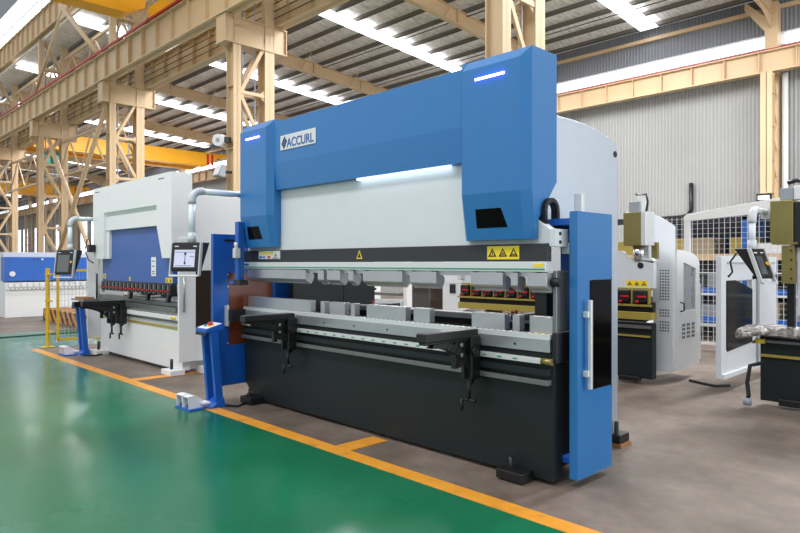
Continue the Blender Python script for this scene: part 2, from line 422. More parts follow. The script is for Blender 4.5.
# ------------------------------------------------------------------ building steel
ORD = ['first','second','third','fourth','fifth','sixth','seventh','eighth','ninth','tenth','eleventh','twelfth']
def column(x):
    """lattice column whose +x side is at x"""
    t = thing('lattice_column', (x-.15, YC+.5, 0), '', 'column', 'lattice columns of the aisle row')
    def leg(y0, y1, z1, xw):
        m_ = MB(); tf = .022
        m_.box(x-tf, x, y0, y1, 0, z1); m_.box(x-xw, x-xw+tf, y0, y1, 0, z1); m_.box(x-xw, x, (y0+y1)/2-.01, (y0+y1)/2+.01, 0, z1)
        z = 1.2
        while z < z1: m_.box(x-xw+tf, x-tf, y0+.01, y1-.01, z-.01, z+.01); z += 1.45
        return m_.build('column_leg', 'tan', t)
    leg(YC, YC+.2, 6.95, .32); leg(YC+.84, YC+1.1, 6.95, .32)
    m_ = MB(); m_.box(x-.16, x, YC+.02, YC+.2, 6.9, 10.39); m_.build('upper_post', 'tan', t)
    m_ = MB(); m_.box(x-.16, x, YC+.84, YC+1.1, 6.9, 10.3); m_.build('upper_post', 'tan', t)
    for xx in (x-.04, x-.28):
        l = MB(); z = .3; s_ = 1; st = 1.28
        while z < 9.6:
            ya, yb = YC+.2, YC+.86
            if not (6.3 < z < 7.1):
                l.bar((xx,ya,z), (xx,yb,z), .05, .08)
                if not (5.6 < z < 7.1): l.bar((xx, ya if s_>0 else yb, z), (xx, yb if s_>0 else ya, z+st*.95), .045, .085)
                for yy, sg in ((ya, 1), (yb, -1)):
                    l.prism('x', [(yy, z-.16), (yy+sg*.12, z-.05), (yy+sg*.12, z+.05), (yy, z+.16)], xx-.006, xx+.006)
            s_ = -s_; z += st
        l.build('lacing', 'tan', t)
    for (a0, a1, w_) in ((YC-.23, YC+1.45, .42),):
        c = MB(); zt = 7.12; zb = 6.5
        c.box(x-w_, x+.03, a0, a1, zt-.02, zt); c.box(x-w_, x+.03, a0, a1, zb, zb+.02)
        c.box(x-.05, x-.03, a0, a1, zb, zt); c.box(x-w_+.03, x-w_+.05, a0, a1, zb, zt)
        c.box(x-w_+.02, x+.02, a0+.01, a0+.03, zb, zt); c.box(x-w_, x+.03, a1-.03, a1-.01, zb, zt)
        for yy in (YC+.02, YC+1.08): c.box(x-w_, x, yy-.01, yy+.01, zb, zt)
        c.build('crane_bracket', 'tan', t)
    m_ = CY((x-.1, YC+.28, 0), (x-.1, YC+.28, 10), .022, 8).build('conduit', 'greym', t)
    m_ = CY((x-.1, YC+.62, 0), (x-.1, YC+.62, 10), .014, 8).build('conduit', 'greym', t)
    B(x-.45, x+.12, YC-.1, YC+1.2, 0, .02).build('base_plate', 'tan', t)
    return t
c0 = column(FR[0])
c0['label'] = 'tan lattice steel column rising right behind the right tower of the blue press'
cl = ['tan lattice column standing between the white press and the left tower of the blue press',
      'tan lattice column rising behind the top of the white press',
      'tan lattice column with crossed braces on its right side, left of the white press',
      'tan lattice column cut by the left edge of the photo']
for k in range(1, 5): dup(c0, (-PITCH*k, 0, 0), cl[k-1])

def ibeam(x0, x1, y0, y1, z0, z1, st, name, label, cat, rail=True, grp=None, tf=.03, mt='tan', stw=None):
    o = thing(name, ((x0+x1)/2, (y0+y1)/2, z0), label, cat, grp)
    m_ = MB(); m_.box(x0, x1, y0, y1, z0, z0+tf); m_.box(x0, x1, y0, y1, z1-tf, z1); ym = (y0+y1)/2
    m_.box(x0, x1, ym-.012, ym+.012, z0, z1)
    x = x1 - st*.5
    while x > x0: m_.box(x-.012, x+.012, y0+.02, y1-.02, z0+tf, z1-tf); x -= st
    m_.build('girder', mt, o)
    return o
rf = ibeam(-66, 3, 7.24, 7.5, 7.14, 7.98, .92, 'runway_beam', 'long tan crane runway beam with red conductor rail crossing the upper left', 'beam')
B(-66, 3, 7.34, 7.40, 7.98, 8.06).build('crane_rail', 'blackm', rf)
MB().box(-66, 3, 7.20, 7.24, 8.0, 8.06).build('conductor_rail', 'redline', rf)
rr = ibeam(-66, 3, 8.62, 8.9, 7.14, 7.98, .95, 'runway_beam', 'tan runway beam on the far side of the columns, with thin cables along it', 'beam')
B(-66, 3, 8.72, 8.78, 7.98, 8.06).build('crane_rail', 'blackm', rr)
cb = MB()
for z in (7.32, 7.5, 7.68): cb.cyl((-66,8.58,z), (3,8.58,z), .012, 6)
cb.build('cable', 'blackm', rr)
rw = ibeam(-100, 5, 20.3, 20.56, 6.92, 7.55, .95, 'runway_beam', 'tan runway beam with rows of stiffeners along the back wall under the window strip', 'beam')
B(-100, 5, 20.36, 20.42, 7.55, 7.6).build('crane_rail', 'redline', rw)
ru = ibeam(-66, 3, 7.38, 7.62, 10.4, 11.3, .75, 'eaves_beam', 'tan beam under the bright window strip in the top left corner', 'beam')

# longitudinal truss between rear legs above the rear runway beam
tr = MB(); 
for z in (8.5, 9.75): tr.bar((-66,8.45,z), (3,8.45,z), .09)
x = 1.7
while x > -64: tr.bar((x,8.45,8.5), (x-PITCH/6,8.45,9.75), .055); tr.bar((x-PITCH/6,8.45,9.75), (x-PITCH/3,8.45,8.5), .055); x -= PITCH/3
tag(tr.build('roof_truss', 'tan'), 'tan lattice truss running along the column tops under the roof', 'truss')
tr = MB()
for z in (5.0, 6.35): tr.bar((-66,8.35,z), (FR[2]-.3,8.35,z), .08)
x = FR[2]-.3
while x > -64: tr.bar((x,8.35,5.0), (x-PITCH/6,8.35,6.35), .05); tr.bar((x-PITCH/6,8.35,6.35), (x-PITCH/3,8.35,5.0), .05); x -= PITCH/3
tag(tr.build('roof_truss', 'tan'), 'lower tan lattice truss between the columns left of the white press', 'truss')
# cross bracing in the third bay
xa, xb = FR[2]-.6, FR[3]+.3
o = thing('cross_brace', ((xa+xb)/2, 7.62, 0), 'long crossed tan bracing tubes between two columns left of the white press', 'brace')
CY((xa, 7.6, 6.45), (xb, 7.6, .05), .075, 12).build('brace_tube', 'tan', o)
CY((xa, 7.75, .05), (xb, 7.75, 6.45), .075, 12).build('brace_tube', 'tan', o)
o = thing('knee_brace', ((xa+xb)/2, 7.55, 8), 'two tan brace tubes spreading down from a gusset under the top left beam', 'brace')
xm = (xa+xb)/2
CY((xm, 7.32, 10.5), (xa+.1, 7.32, 8.1), .085, 12).build('brace_tube', 'tan', o)
CY((xm, 7.32, 10.5), (xb-.1, 7.32, 8.1), .06, 12).build('brace_tube', 'tan', o)
B(xm-.45, xm+.45, 7.3, 7.36, 10.15, 10.75).build('gusset_plate', 'tan', o)

# roof rafters
def rafter(x):
    t = MB(); y0, y1 = 8.6, YW
    def hx(xa_, xb_, dz0, dz1):
        t.hexa([(xa_,y0,zroof(y0)+dz0),(xb_,y0,zroof(y0)+dz0),(xb_,y1,zroof(y1)+dz0),(xa_,y1,zroof(y1)+dz0),
                (xa_,y0,zroof(y0)+dz1),(xb_,y0,zroof(y0)+dz1),(xb_,y1,zroof(y1)+dz1),(xa_,y1,zroof(y1)+dz1)])
    hx(x-.1, x+.1, -.45, -.43); hx(x-.1, x+.1, 0, .02); hx(x-.01, x+.01, -.45, .02)
    t.prism('x', [(19.4, zroof(19.4)-.44), (YW-.1, zroof(YW)-.44), (YW-.1, zroof(YW)-.95)], x-.01, x+.01)
    for yy in (10.5, 13, 15.5, 18, 19.6): t.box(x-.08, x+.08, yy-.01, yy+.01, zroof(yy)-.44, zroof(yy)+.02)
    for yy in (9.9, 12.4, 14.9, 17.4): t.bar((x, yy, zroof(yy)-.4), (x+.7, yy, zroof(yy)+.1), .03)
    return t
r0 = rafter(FR[0]-.15).build('roof_rafter', 'tan')
tag(r0, 'tan roof rafter running back to the wall above the right tower of the blue press', 'beam', 'roof rafters')
for k in range(1, 10):
    lb = 'tan roof rafter meeting the column that rises behind the right tower of the blue press' if k == 1 else \
         'tan roof rafter sloping down behind the beam of the blue press' if k == 2 else \
         'tan roof rafter left of the column with the siren, %s one towards the left' % ORD[k-3]
    c = r0.copy(); C.objects.link(c); c.location.x -= PITCH*k; c['label'] = lb

# wall columns
def wcol(x):
    t = thing('wall_column', (x-.15, 20.5, 0), '', 'column', 'columns against the back wall')
    m_ = MB(); x -= 0
    for (y0, y1) in ((20.2, 20.42),):
        m_.box(x-.31, x-.0, y0, y0+.02, 0, 6.9); m_.box(x-.31, x, y1-.02, y1, 0, 6.9); m_.box(x-.165, x-.145, y0, y1, 0, 6.9)
        z = .6
        while z < 7: m_.box(x-.31, x, y0-.004, y1, z-.012, z+.012); z += .95
    m_.build('front_leg', 'tan', t)
    m_ = MB(); m_.box(x-.31, x, 20.8, 20.98, 0, 6.9); m_.build('rear_leg', 'tan', t)
    l = MB(); z = .3
    while z < 6.6: l.bar((x-.05,20.42,z), (x-.05,20.8,z+.4), .03); l.bar((x-.05,20.8,z+.4), (x-.05,20.42,z+.8), .03); z += .8
    l.build('lacing', 'tan', t)
    m_ = MB(); m_.box(x-.31, x+.02, 20.6, 20.98, 6.9, 9.0); m_.build('upper_post', 'tan', t)
    m_ = MB(); m_.prism('y', [(x-.31,8.2),(x-.31,8.65),(x-.85,9.2),(x-.85,8.95)], 20.6, 20.9); m_.build('haunch', 'tan', t)
    return t
w0 = wcol(FR[0])
w0['label'] = 'tan column against the back wall behind the right hand machine, floodlight on it'
for k in range(4, 12):
    dup(w0, (FR[k]-FR[0], 0, 0), 'tan wall column between the bright wall windows at far left, %s from the left' % ORD[11-k])
tag(CY((-5.36,20.75,0), (-5.36,20.75,6.9), .08, 16).build('downpipe', 'white'), 'white downpipe running up the wall beside the tan wall column', 'pipe')

# cranes
def crane_rear(x, label, hoist_y):
    t = thing('bridge_crane', (x, 14.6, 7.5), label, 'crane')
    for dx in (0, 1.7):
        m_ = MB(); m_.prism('x', [(8.7,8.08),(9.0,8.08),(9.4,7.6),(19.5,7.6),(20.1,8.08),(20.4,8.08),(20.4,8.36),(8.7,8.36)], x-dx-.2, x-dx+.2)
        m_.build('bridge_girder', 'yellow', t, bevel=.01)
        m_ = MB(); m_.prism('x', [(9.6,7.5),(19.3,7.5),(19.3,7.58),(9.6,7.58)], x-dx-.28, x-dx+.28); m_.build('bottom_flange', 'yellow', t)
    for yy in (19.35, 19.65): B(x+.2, x+.206, yy, yy+.16, 7.6, 8.3).build('red_band', 'red', t)
    for yy in (8.76, 20.36): B(x-2.2, x+.5, yy-.15, yy+.15, 8.08, 8.36).build('end_carriage', 'yellow', t)
    h = MB(); h.cyl((x-.4,hoist_y,7.0), (x-1.5,hoist_y,7.0), .28, 16); h.box(x-1.3, x-.6, hoist_y-.5, hoist_y+.5, 7.2, 7.5); h.box(x-.6,x-.1,hoist_y-.9,hoist_y-.5,6.8,7.2)
    h.build('hoist', 'teal', t)
    h = MB(); h.cyl((x-.9,hoist_y,7.0), (x-.9,hoist_y,5.6), .02, 6); h.box(x-1.0,x-.8,hoist_y-.1,hoist_y+.1,5.3,5.6); h.build('hook', 'teal', t)
    return t
crane_rear(-37.3, 'yellow double girder bridge crane spanning the rear bay, red bands near its right end', 11.0)
crane_rear(-62.0, 'far yellow bridge crane seen low between the columns at the left', 12.0)
t = thing('bridge_crane', (-17.6, 2, 8.1), 'yellow bridge crane seen from below at the top left', 'crane')
for dx in (0, 2.2):
    MB().prism('x', [(-8,8.15),(6.7,8.15),(7.22,8.4),(7.22,9.0),(-8,9.0)], -17.9+dx, -17.3+dx).build('bridge_girder', 'yellow', t, bevel=.01)
B(-17.2, -15.0, 7.26, 7.48, 8.1, 8.4).build('end_carriage', 'yellow', t)
MB().tube([(-14.9,7.1,8.3),(-14.9,7.08,8.05),(-14.9,7.12,7.95),(-14.9,7.18,8.0)], .02, 8).build('collector_arm', 'blackm', t)

# fittings on the second column
x = FR[1]
o = thing('warning_beacon', (x-.2, 7.3, 4.2), 'round white siren on the column above the left tower of the blue press', 'siren')
CY((x-.25,7.24,4.27), (x-.36,7.42,4.29), .14, 20).build('horn', 'white', o); CY((x-.245,7.232,4.27), (x-.25,7.24,4.27), .05, 12).build('horn_centre', 'greym', o); B(x-.34,x-.1,7.36,7.5,4.22,4.34).build('wall_bracket', 'black', o)
o = thing('floodlight', (x-.1, 7.3, 3.5), 'small tilted floodlight on the column just below the siren', 'floodlight')
MB().hexa([(x-.25,7.1,3.42),(x+.05,7.1,3.42),(x+.05,7.25,3.38),(x-.25,7.25,3.38),(x-.25,7.2,3.68),(x+.05,7.2,3.68),(x+.05,7.3,3.66),(x-.25,7.3,3.66)]).build('lamp_housing', 'greym', o, bevel=.01)
MB().hexa([(x-.22,7.095,3.45),(x+.02,7.095,3.45),(x+.02,7.1,3.44),(x-.22,7.1,3.44),(x-.22,7.185,3.66),(x+.02,7.185,3.66),(x+.02,7.19,3.65),(x-.22,7.19,3.65)]).build('lens', 'paper', o)
B(x-.14,x-.06,7.28,7.5,3.5,3.56).build('bracket', 'blackm', o)
o = thing('floodlight', (-5.7, 20.1, 3.3), 'small floodlight on the tan wall column above the right hand machine', 'floodlight')
B(-5.88,-5.5,19.95,20.05,3.2,3.42).build('lamp_housing', 'blackm', o, bevel=.01); B(-5.84,-5.54,19.94,19.95,3.24,3.36).build('lens', 'paper', o); B(-5.74,-5.64,20.05,20.2,3.3,3.36).build('bracket', 'blackm', o)
MBt = MB().tube([(-8.05,20.9,4.0),(-8.05,20.9,3.15),(-8.15,20.9,2.98),(-8.35,20.9,2.93),(-9.4,20.9,2.9)], .07, 8)
tag(MBt.build('cable_duct', 'blackm'), 'dark bent cable duct on the back wall above the mesh fence', 'duct')
MBt = B(-9.6,-7.0,20.7,20.95,2.55,2.85)
tag(MBt.build('cable_tray', 'greym'), 'horizontal grey cable tray low on the back wall behind the mesh fence', 'tray')

# ------------------------------------------------------------------ MAIN BLUE PRESS BRAKE
P = thing('press_brake', (-4.15, 4.1, 0), 'large blue press brake with white ram and nameplate, nearest the green floor', 'press brake')
MB().prism('y', [(-5.85,.03),(-2.26,.03),(-2.26,.985),(-6.05,.985),(-6.05,.19)], 3.62, 3.72).build('bed_plate', 'dark', P, bevel=.004)
MB().prism('y', [(-5.85,.03),(-2.26,.03),(-2.26,.86),(-6.05,.86),(-6.05,.19)], 3.60, 3.62).build('bed_front', 'dark', P)
B(-2.40,-2.275,3.72,4.1,.1,.95).build('bed_end_box', 'dark_inside', P, bevel=.004)
B(-6.03,-2.27,3.55,3.61,.72,.76).build('bed_step', 'dark', P)
# side frames with throat
def frame(x0, x1, mt):
    pr = [(3.66,.05),(4.82,.05),(4.82,2.385),(4.7,2.43),(4.5,2.465),(4.3,2.485),(4.1,2.49),(3.85,2.485),(3.75,2.48),(3.75,1.62)] + [(4.02,1.62),(4.1,1.54),(4.1,1.06),(4.02,.96),(3.66,.96)]
    MB().prism('x', pr, x0, x1).build('side_frame', mt, P, bevel=.004)
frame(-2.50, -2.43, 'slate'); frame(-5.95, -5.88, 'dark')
CY((-2.432,4.775,2.315), (-2.425,4.775,2.315), .025, 18).build('lifting_hole', 'dark_inside', P)
# ram
MB().prism('y', [(-5.97,1.577),(-2.27,1.577),(-2.27,1.67),(-2.41,1.76),(-2.62,1.85),(-2.62,2.5),(-5.6,2.5),(-5.6,1.9),(-5.97,1.8)], 3.585, 3.66).build('ram', 'ram', P, bevel=.003)
B(-2.27,-2.22,3.57,3.72,1.555,1.67).build('ram_bracket', 'ram', P, bevel=.004)
CY((-2.22,3.62,1.64), (-2.215,3.62,1.64), .012, 10).build('bolt', 'black', P); CY((-2.22,3.62,1.585), (-2.215,3.62,1.585), .012, 10).build('bolt', 'black', P)
B(-2.27,-2.215,3.72,3.80,1.51,1.58).build('ram_arm', 'ram', P, bevel=.004)
B(-5.99,-2.27,3.545,3.60,1.46,1.577).build('ram_band', 'band', P, bevel=.003)
rail = B(-5.99,-2.27,3.53,3.60,1.392,1.458).build('clamping_rail', 'alu', P, bevel=.003)
B(-5.985,-2.275,3.527,3.531,1.404,1.414).build('green_stripe', 'green_mark', rail)
B(-2.36,-2.285,3.527,3.531,1.425,1.445).build('yellow_label', 'sticker', rail)
B(-5.95,-5.86,3.527,3.531,1.425,1.445).build('blue_label', 'logo_blue', rail)
B(-5.97,-2.30,3.56,3.60,1.36,1.392).build('tool_holder', 'steel', P)
# punches (gooseneck profile) and dies
PU = [(-5.908,-4.867),(-4.683,-4.594),(-4.55,-4.359),(-4.25,-4.183),(-4.059,-3.586),(-3.502,-3.223),(-2.891,-2.612),(-2.546,-2.489),(-2.414,-2.265)]
goose = [(3.535,1.385),(3.535,1.30),(3.545,1.285),(3.575,1.272),(3.592,1.255),(3.598,1.255),(3.62,1.28),(3.632,1.31),(3.632,1.34),(3.61,1.36),(3.61,1.385)]
for a, b_ in PU:
    g = MB().prism('x', goose, a, b_).build('punch', 'steel', P, bevel=.002)
    for xx in ([a+.03, b_-.04] if b_-a > .15 else [(a+b_)/2]):
        B(xx-.015, xx+.015, 3.54, 3.58, 1.375, 1.395).build('clamp_screw', 'black', P)
DI = [(-6.03,-4.913),(-4.758,-4.697),(-4.623,-4.408),(-4.325,-4.27),(-4.112,-3.638),(-3.548,-3.374),(-2.956,-2.662),(-2.595,-2.537),(-2.456,-2.278)]
for a, b_ in DI:
    MB().prism('x', [(3.625,.985),(3.685,.985),(3.685,1.095),(3.662,1.095),(3.655,1.08),(3.648,1.095),(3.625,1.095)], a, b_).build('die', 'steel', P, bevel=.002)
B(-6.05,-2.27,3.58,3.72,.95,.985).build('table_top', 'alu', P, bevel=.002)
h = MB(); x = -6.0
while x < -2.3: h.cyl((x,3.597,.9845), (x,3.597,.9862), .013, 8); x += .052
h.build('screw_hole', 'black', P)['kind'] = 'stuff'
B(-6.05,-2.27,3.575,3.60,.868,.952).build('table_front_plate', 'steel', P, bevel=.002)
h = MB(); x = -5.9
while x < -2.3: h.cyl((x,3.573,.905), (x,3.576,.905), .009, 8); x += .42
h.build('table_bolt', 'black', P)
B(-2.42,-2.30,3.607,3.622,.985,.9865).build('yellow_label', 'sticker', P)
lr = B(-6.0,-2.33,3.565,3.60,.79,.826).build('guide_rail', 'alu', P, bevel=.003)
h = MB(); x = -5.8
while x < -2.5: h.box(x, x+.035, 3.562, 3.5655, .803, .812); x += .13
h.build('green_mark', 'green_mark', lr)
CY((-2.33,3.58,.808), (-2.25,3.58,.808), .022, 14).build('rail_knob', 'brass', P); CY((-6.06,3.58,.808), (-6.0,3.58,.808), .022, 14).build('rail_knob', 'sticker', P)
B(-6.04,-2.27,3.55,3.61,.655,.69).build('bed_ledge', 'steel_mat', P, bevel=.003)
# end plates of the table
B(-2.262,-2.235,3.60,3.74,.98,1.40).build('end_plate', 'steel_mat', P, bevel=.006)
B(-2.262,-2.225,3.59,3.78,.80,1.0).build('end_block', 'blackm', P, bevel=.006)
CY((-2.262,3.6,1.325), (-2.20,3.6,1.325), .03, 16).build('end_knob', 'black', P)
B(-6.22,-6.08,3.40,3.43,.78,1.0).build('end_shield', 'alu', P, bevel=.006); B(-6.10,-6.0,3.42,3.60,.84,.96).build('shield_bracket', 'blackm', P)

# hydraulic cylinder covers
def cover(xl, xr):
    c = .055; zt = 2.865
    def sec(x, d):
        return [(x,3.50+d*.9,1.607),(x,3.445+d,1.925),(x,3.445+d,2.79),(x,3.51,zt),(x,3.80,zt),(x,3.80,2.0),(x,3.575,1.735),(x,3.57,1.607)]
    o = MB().loft([sec(xl,.06), sec(xl+c,0), sec(xr-c,0), sec(xr,.06)]).build('cylinder_cover', 'blue', P)
    # slanted smoked window
    def sl(z): return 3.50 - (z-1.607)/(1.925-1.607)*.055
    a, b_ = xl+.155, xl+.385
    w = MB().hexa([(a,sl(1.69)-.002,1.69),(b_+.03,sl(1.69)-.002,1.69),(b_+.03,sl(1.69)+.02,1.69),(a,sl(1.69)+.02,1.69),
                   (a+.005,sl(1.82)-.002,1.82),(b_-.01,sl(1.82)-.002,1.82),(b_-.01,sl(1.82)+.02,1.82),(a+.005,sl(1.82)+.02,1.82)]).build('smoked_window', 'blackgl', o)
    CY((xl+.175,3.443,2.71), (xl+.42,3.443,2.71), .009, 12).build('led_strip', 'led', o)
    return o
cover(-2.95, -2.356); lc = cover(-5.94, -5.345)
# beam cover with fold
MB().prism('x', [(3.50,2.83),(3.50,2.425),(3.525,2.17),(3.60,2.165),(3.60,2.3),(3.85,2.4),(3.85,2.83)], -5.36, -2.94).build('beam_cover', 'blue', P)
wl = B(-4.15,-3.1,3.545,3.57,2.158,2.166).build('work_lamp', 'lamp', P)
# nameplate
npl = B(-5.224,-4.660,3.493,3.50,2.535,2.678).build('nameplate', 'alu', P, bevel=.003)
text('nameplate_lettering', 'ACCURL', .118, (-4.90,3.4925,2.592), (PI/2,0,0), 'logo_blue', npl, sx=.92, depth=.0015)
d = MB(); cx, cz = -5.155, 2.605
def para(m_, pts): m_.prism('y', [(cx+u, cz+v) for u, v in pts], 3.4905, 3.4935)
para(d, [(-.045,-.008),(.0,.055),(.018,.055),(-.026,-.006),(-.01,-.028),(-.018,-.042)]); 
para(d, [(.045,.012),(.0,-.055),(-.018,-.055),(.026,.006),(.01,.028),(.018,.042)])
d.build('nameplate_emblem', 'black', npl)
d = MB(); para(d, [(-.018,-.004),(.004,.036),(.018,.008),(-.006,-.034)]); d.build('nameplate_emblem_core', 'logo_blue', npl)
# stickers
warning('warning_sticker', -2.75, -2.483, 3.545, 1.475, 1.565, 3, P)
ts = MB().prism('y', [(-4.15,1.485),(-4.075,1.485),(-4.112,1.56)], 3.543, 3.545).build('warning_sticker', 'sticker', P)
MB().prism('y', [(-4.135,1.495),(-4.09,1.495),(-4.112,1.54)], 3.5415, 3.543).build('warning_symbol', 'black', ts)
ip = B(-5.685,-5.30,3.541,3.545,1.49,1.57).build('instruction_plate', 'alu', P)
g = MB(); 
for i, x in enumerate((-5.66,-5.60,-5.54,-5.47)): g.box(x, x+.045, 3.5385, 3.541, 1.535, 1.562)
g.build('plate_symbol', 'sticker', ip)
g = MB(); g.box(-5.67,-5.62,3.5385,3.541,1.498,1.52); g.box(-5.60,-5.57,3.5385,3.541,1.498,1.52); g.build('plate_symbol', 'blue_btn', ip)
g = MB(); g.box(-5.52,-5.47,3.5385,3.541,1.498,1.52); g.build('plate_symbol', 'red', ip)
g = MB(); g.prism('y', [(-5.40,1.515),(-5.365,1.555),(-5.375,1.53),(-5.35,1.53),(-5.385,1.5),(-5.375,1.52)], 3.5385, 3.541); g.build('plate_symbol', 'green_btn', ip)
g = MB(); g.box(-5.43,-5.33,3.5385,3.541,1.496,1.503); g.build('plate_text_line', 'ink', ip)

# front support arms
def sup_arm(x, P, yb, reach, zt, s=1.0, mt='blackm'):
    a = MB(); a.box(x-.045, x+.045, yb-reach, yb-.02, zt-.055, zt); a.box(x-.03, x+.03, yb-reach+.01, yb-.04, zt-.075, zt-.055)
    ar = a.build('support_arm', 'blackm', P, bevel=.005)
    B(x-.043, x+.043, yb-reach+.02, yb-.05, zt, zt+.004).build('arm_slide_strip', 'steel_mat', ar)
    w = MB()
    for k in range(12):
        t0, t1 = k/12, (k+1)/12
        def cv(t): ang = t*PI/2; return (yb-.06-(reach-.1)*.88*(1-math.sin(ang))*1.0, zt-.08-.30*(1-math.cos(ang))*1.0)
        a0, a1 = cv(t0), cv(t1); 
        w.prism('x', [(a0[0]-.02,a0[1]-.02),(a1[0]-.02,a1[1]-.02),(a1[0]+.03,a1[1]+.02),(a0[0]+.03,a0[1]+.02)], x-.028, x+.028)
    w.box(x-.02,x+.02, yb-.24, yb-.20, zt-.26, zt-.07); w.prism('x',[(yb-.45,zt-.07),(yb-.05,zt-.07),(yb-.05,zt-.34),(yb-.12,zt-.22),(yb-.26,zt-.12)],x-.008,x+.008); w.box(x-.012,x+.012,yb-.14,yb-.10,zt-.34,zt-.07)
    w.build('arm_bracket', mt, P, bevel=.003)
    B(x-.05, x+.05, yb-.10, yb-.0, zt-.35, zt-.04).build('arm_carriage', 'blackm', P, bevel=.01)
    CY((x+.05,yb-.08,zt-.15), (x+.075,yb-.08,zt-.15), .03, 16).build('carriage_wheel', 'blackm', P)
    CY((x-.0,yb-.07,zt-.50), (x,yb-.07,zt-.35), .014, 12).build('adjusting_screw', 'blackm', P)
    h = MB(); h.cyl((x-.07,yb-.07,zt-.50), (x+.06,yb-.07,zt-.50), .011, 10); h.cyl((x-.065,yb-.07,zt-.58), (x-.065,yb-.07,zt-.50), .012, 10); h.build('crank_handle', 'blackm', P)
    CY((x+.015,yb-.18,zt-.10), (x+.03,yb-.18,zt-.10), .014, 12).build('lock_screw', 'steel', P); CY((x+.015,yb-.18,zt-.17), (x+.03,yb-.18,zt-.17), .014, 12).build('lock_screw', 'steel', P)
sup_arm(-5.09, P, 3.56, .56, .972); sup_arm(-2.87, P, 3.56, .56, .985)

# left light curtain, guard and pendant
B(-5.90,-5.83,3.39,3.46,1.275,1.875).build('light_curtain_post', 'blue_deep', P, bevel=.005)
B(-5.83,-5.825,3.40,3.44,1.30,1.86).build('curtain_lens', 'logo_blue', P)
B(-5.95,-5.77,3.37,3.47,1.225,1.275).build('curtain_sensor', 'black', P, bevel=.006); B(-5.94,-5.88,3.365,3.37,1.235,1.265).build('sensor_lens', 'blue_btn', P)
B(-5.86,-5.80,3.34,3.40,1.50,1.60).build('curtain_bracket', 'alu', P, bevel=.006); CY((-5.84,3.37,1.6),(-5.84,3.37,1.66),.02,12).build('curtain_joint','alu',P)
lg = MB(); X_ = -6.15
lg.box(X_-.03, X_+.02, 3.27, 3.45, .15, 1.755); lg.box(X_-.03, X_+.02, 3.45, 4.30, 1.345, 1.755); lg.box(X_-.03, X_+.02, 3.45, 4.30, .15, .572); lg.box(X_-.03, X_+.02, 4.0, 4.30, .572, 1.345)
lg.build('side_guard', 'blue_deep', P, bevel=.004)
B(X_+.02, X_+.028, 3.40, 4.25, 1.68, 1.70).build('guard_slot', 'black', P)
B(X_-.02, X_+.005, 3.45, 4.0, .575, 1.345).build('guard_window', 'brown_glass', P)
h = MB(); 
for z in (.6,.8,1.0,1.2,1.33): h.cyl((X_+.02,3.44,z),(X_+.026,3.44,z),.008,8)
h.build('guard_screw', 'alu', P)
B(X_+.02, X_+.05, 3.9, 3.92, .3, .9).build('guard_cable', 'black', P)
pendant(P, -5.98, math.radians(32), 3.50, 2.96, 2.17, 1.70, -5.97, 2.90, 1.335, 1.655, .31, True)

# right guard door
dr = MB(); xa, xb = -2.188, -2.13
dr.box(xa, xb, 3.682, 3.835, .05, 1.785); dr.box(xa, xb, 3.835, 4.14, 1.335, 1.785); dr.box(xa, xb, 3.835, 4.14, .05, .615); dr.box(xa, xb, 4.125, 4.14, .6, 1.35)
door = dr.build('guard_door', 'blue', P)
pts = [(4.127,.612),(4.127,1.338)] + arc(3.87,1.305,.033,90,180,5) + arc(3.87,.645,.033,180,270,5)
MB().prism('x', pts, xa+.02, xb+.003).build('door_window', 'blackgl', door)
B(-2.105,-2.08,3.765,3.79,.63,1.21).build('door_handle', 'alu', door, bevel=.004)
for z in (1.115,.73): B(-2.13,-2.09,3.745,3.79,z-.02,z+.02).build('handle_clip', 'alu', door, bevel=.004)
gb = MB(); gb.box(-2.44,-2.21,3.72,4.15,1.70,1.745); gb.box(-2.44,-2.21,3.72,4.15,.13,.17); gb.box(-2.42,-2.36,3.95,4.1,.15,1.7)
gb.build('guard_housing', 'blue_deep', P, bevel=.004)
B(-2.425,-2.28,4.10,4.14,.17,1.7).build('guard_back', 'dark_inside', P)
B(-2.22,-2.16,3.79,3.83,1.785,1.91).build('guard_post', 'alu', P, bevel=.004)
ch = []
for i in range(13):
    a = math.radians(180 - i*15); ch.append((-2.35, 3.70+.075*math.cos(a), 1.80+.07*math.sin(a)))
ch = [(-2.35,3.625,1.66)] + ch + [(-2.35,3.775,1.62)]
c_ = MB()
for p0, p1 in zip(ch, ch[1:]): c_.bar(p0, p1, .05, .03)
c_.build('drag_chain', 'black', P)
# feet
def foot(x, y, mt='blackm', PP=None, z=.0, w=.21):
    f = B(x-w/2, x+w/2, y-.16, y+.03, z+.01, z+.075).build('foot', mt, PP or P, bevel=.008)
    CY((x-.03,y-.09,z+.0), (x-.03,y-.09,z+.15), .016, 12).build('levelling_bolt', 'blackm', f); CY((x-.03,y-.09,z+.075), (x-.03,y-.09,z+.1), .03, 6).build('nut', 'blackm', f)
    B(x-.09,x+.09,y-.14,y+.02,z+0,z+.012).build('foot_pad', 'blackm', f)
foot(-5.78, 3.6); foot(-2.51, 3.62)
f = B(-2.50,-2.36,4.72,4.88,.03,.10).build('foot', 'blackm', P, bevel=.008); CY((-2.40,4.74,.0), (-2.40,4.74,.2), .018, 12).build('levelling_bolt', 'black', f); B(-2.5,-2.35,4.71,4.89,.0,.03).build('wooden_shim', 'wood', f)
f = B(-5.98,-5.82,4.72,4.88,.0,.10).build('foot', 'blackm', P, bevel=.008)
B(-2.60,-2.50,3.9,4.0,1.05,1.25).build('sensor_box', 'black', P, bevel=.004)
B(-5.95,-5.88,4.825,5.32,.3,2.0).build('oil_tank', 'dark', P, bevel=.004)
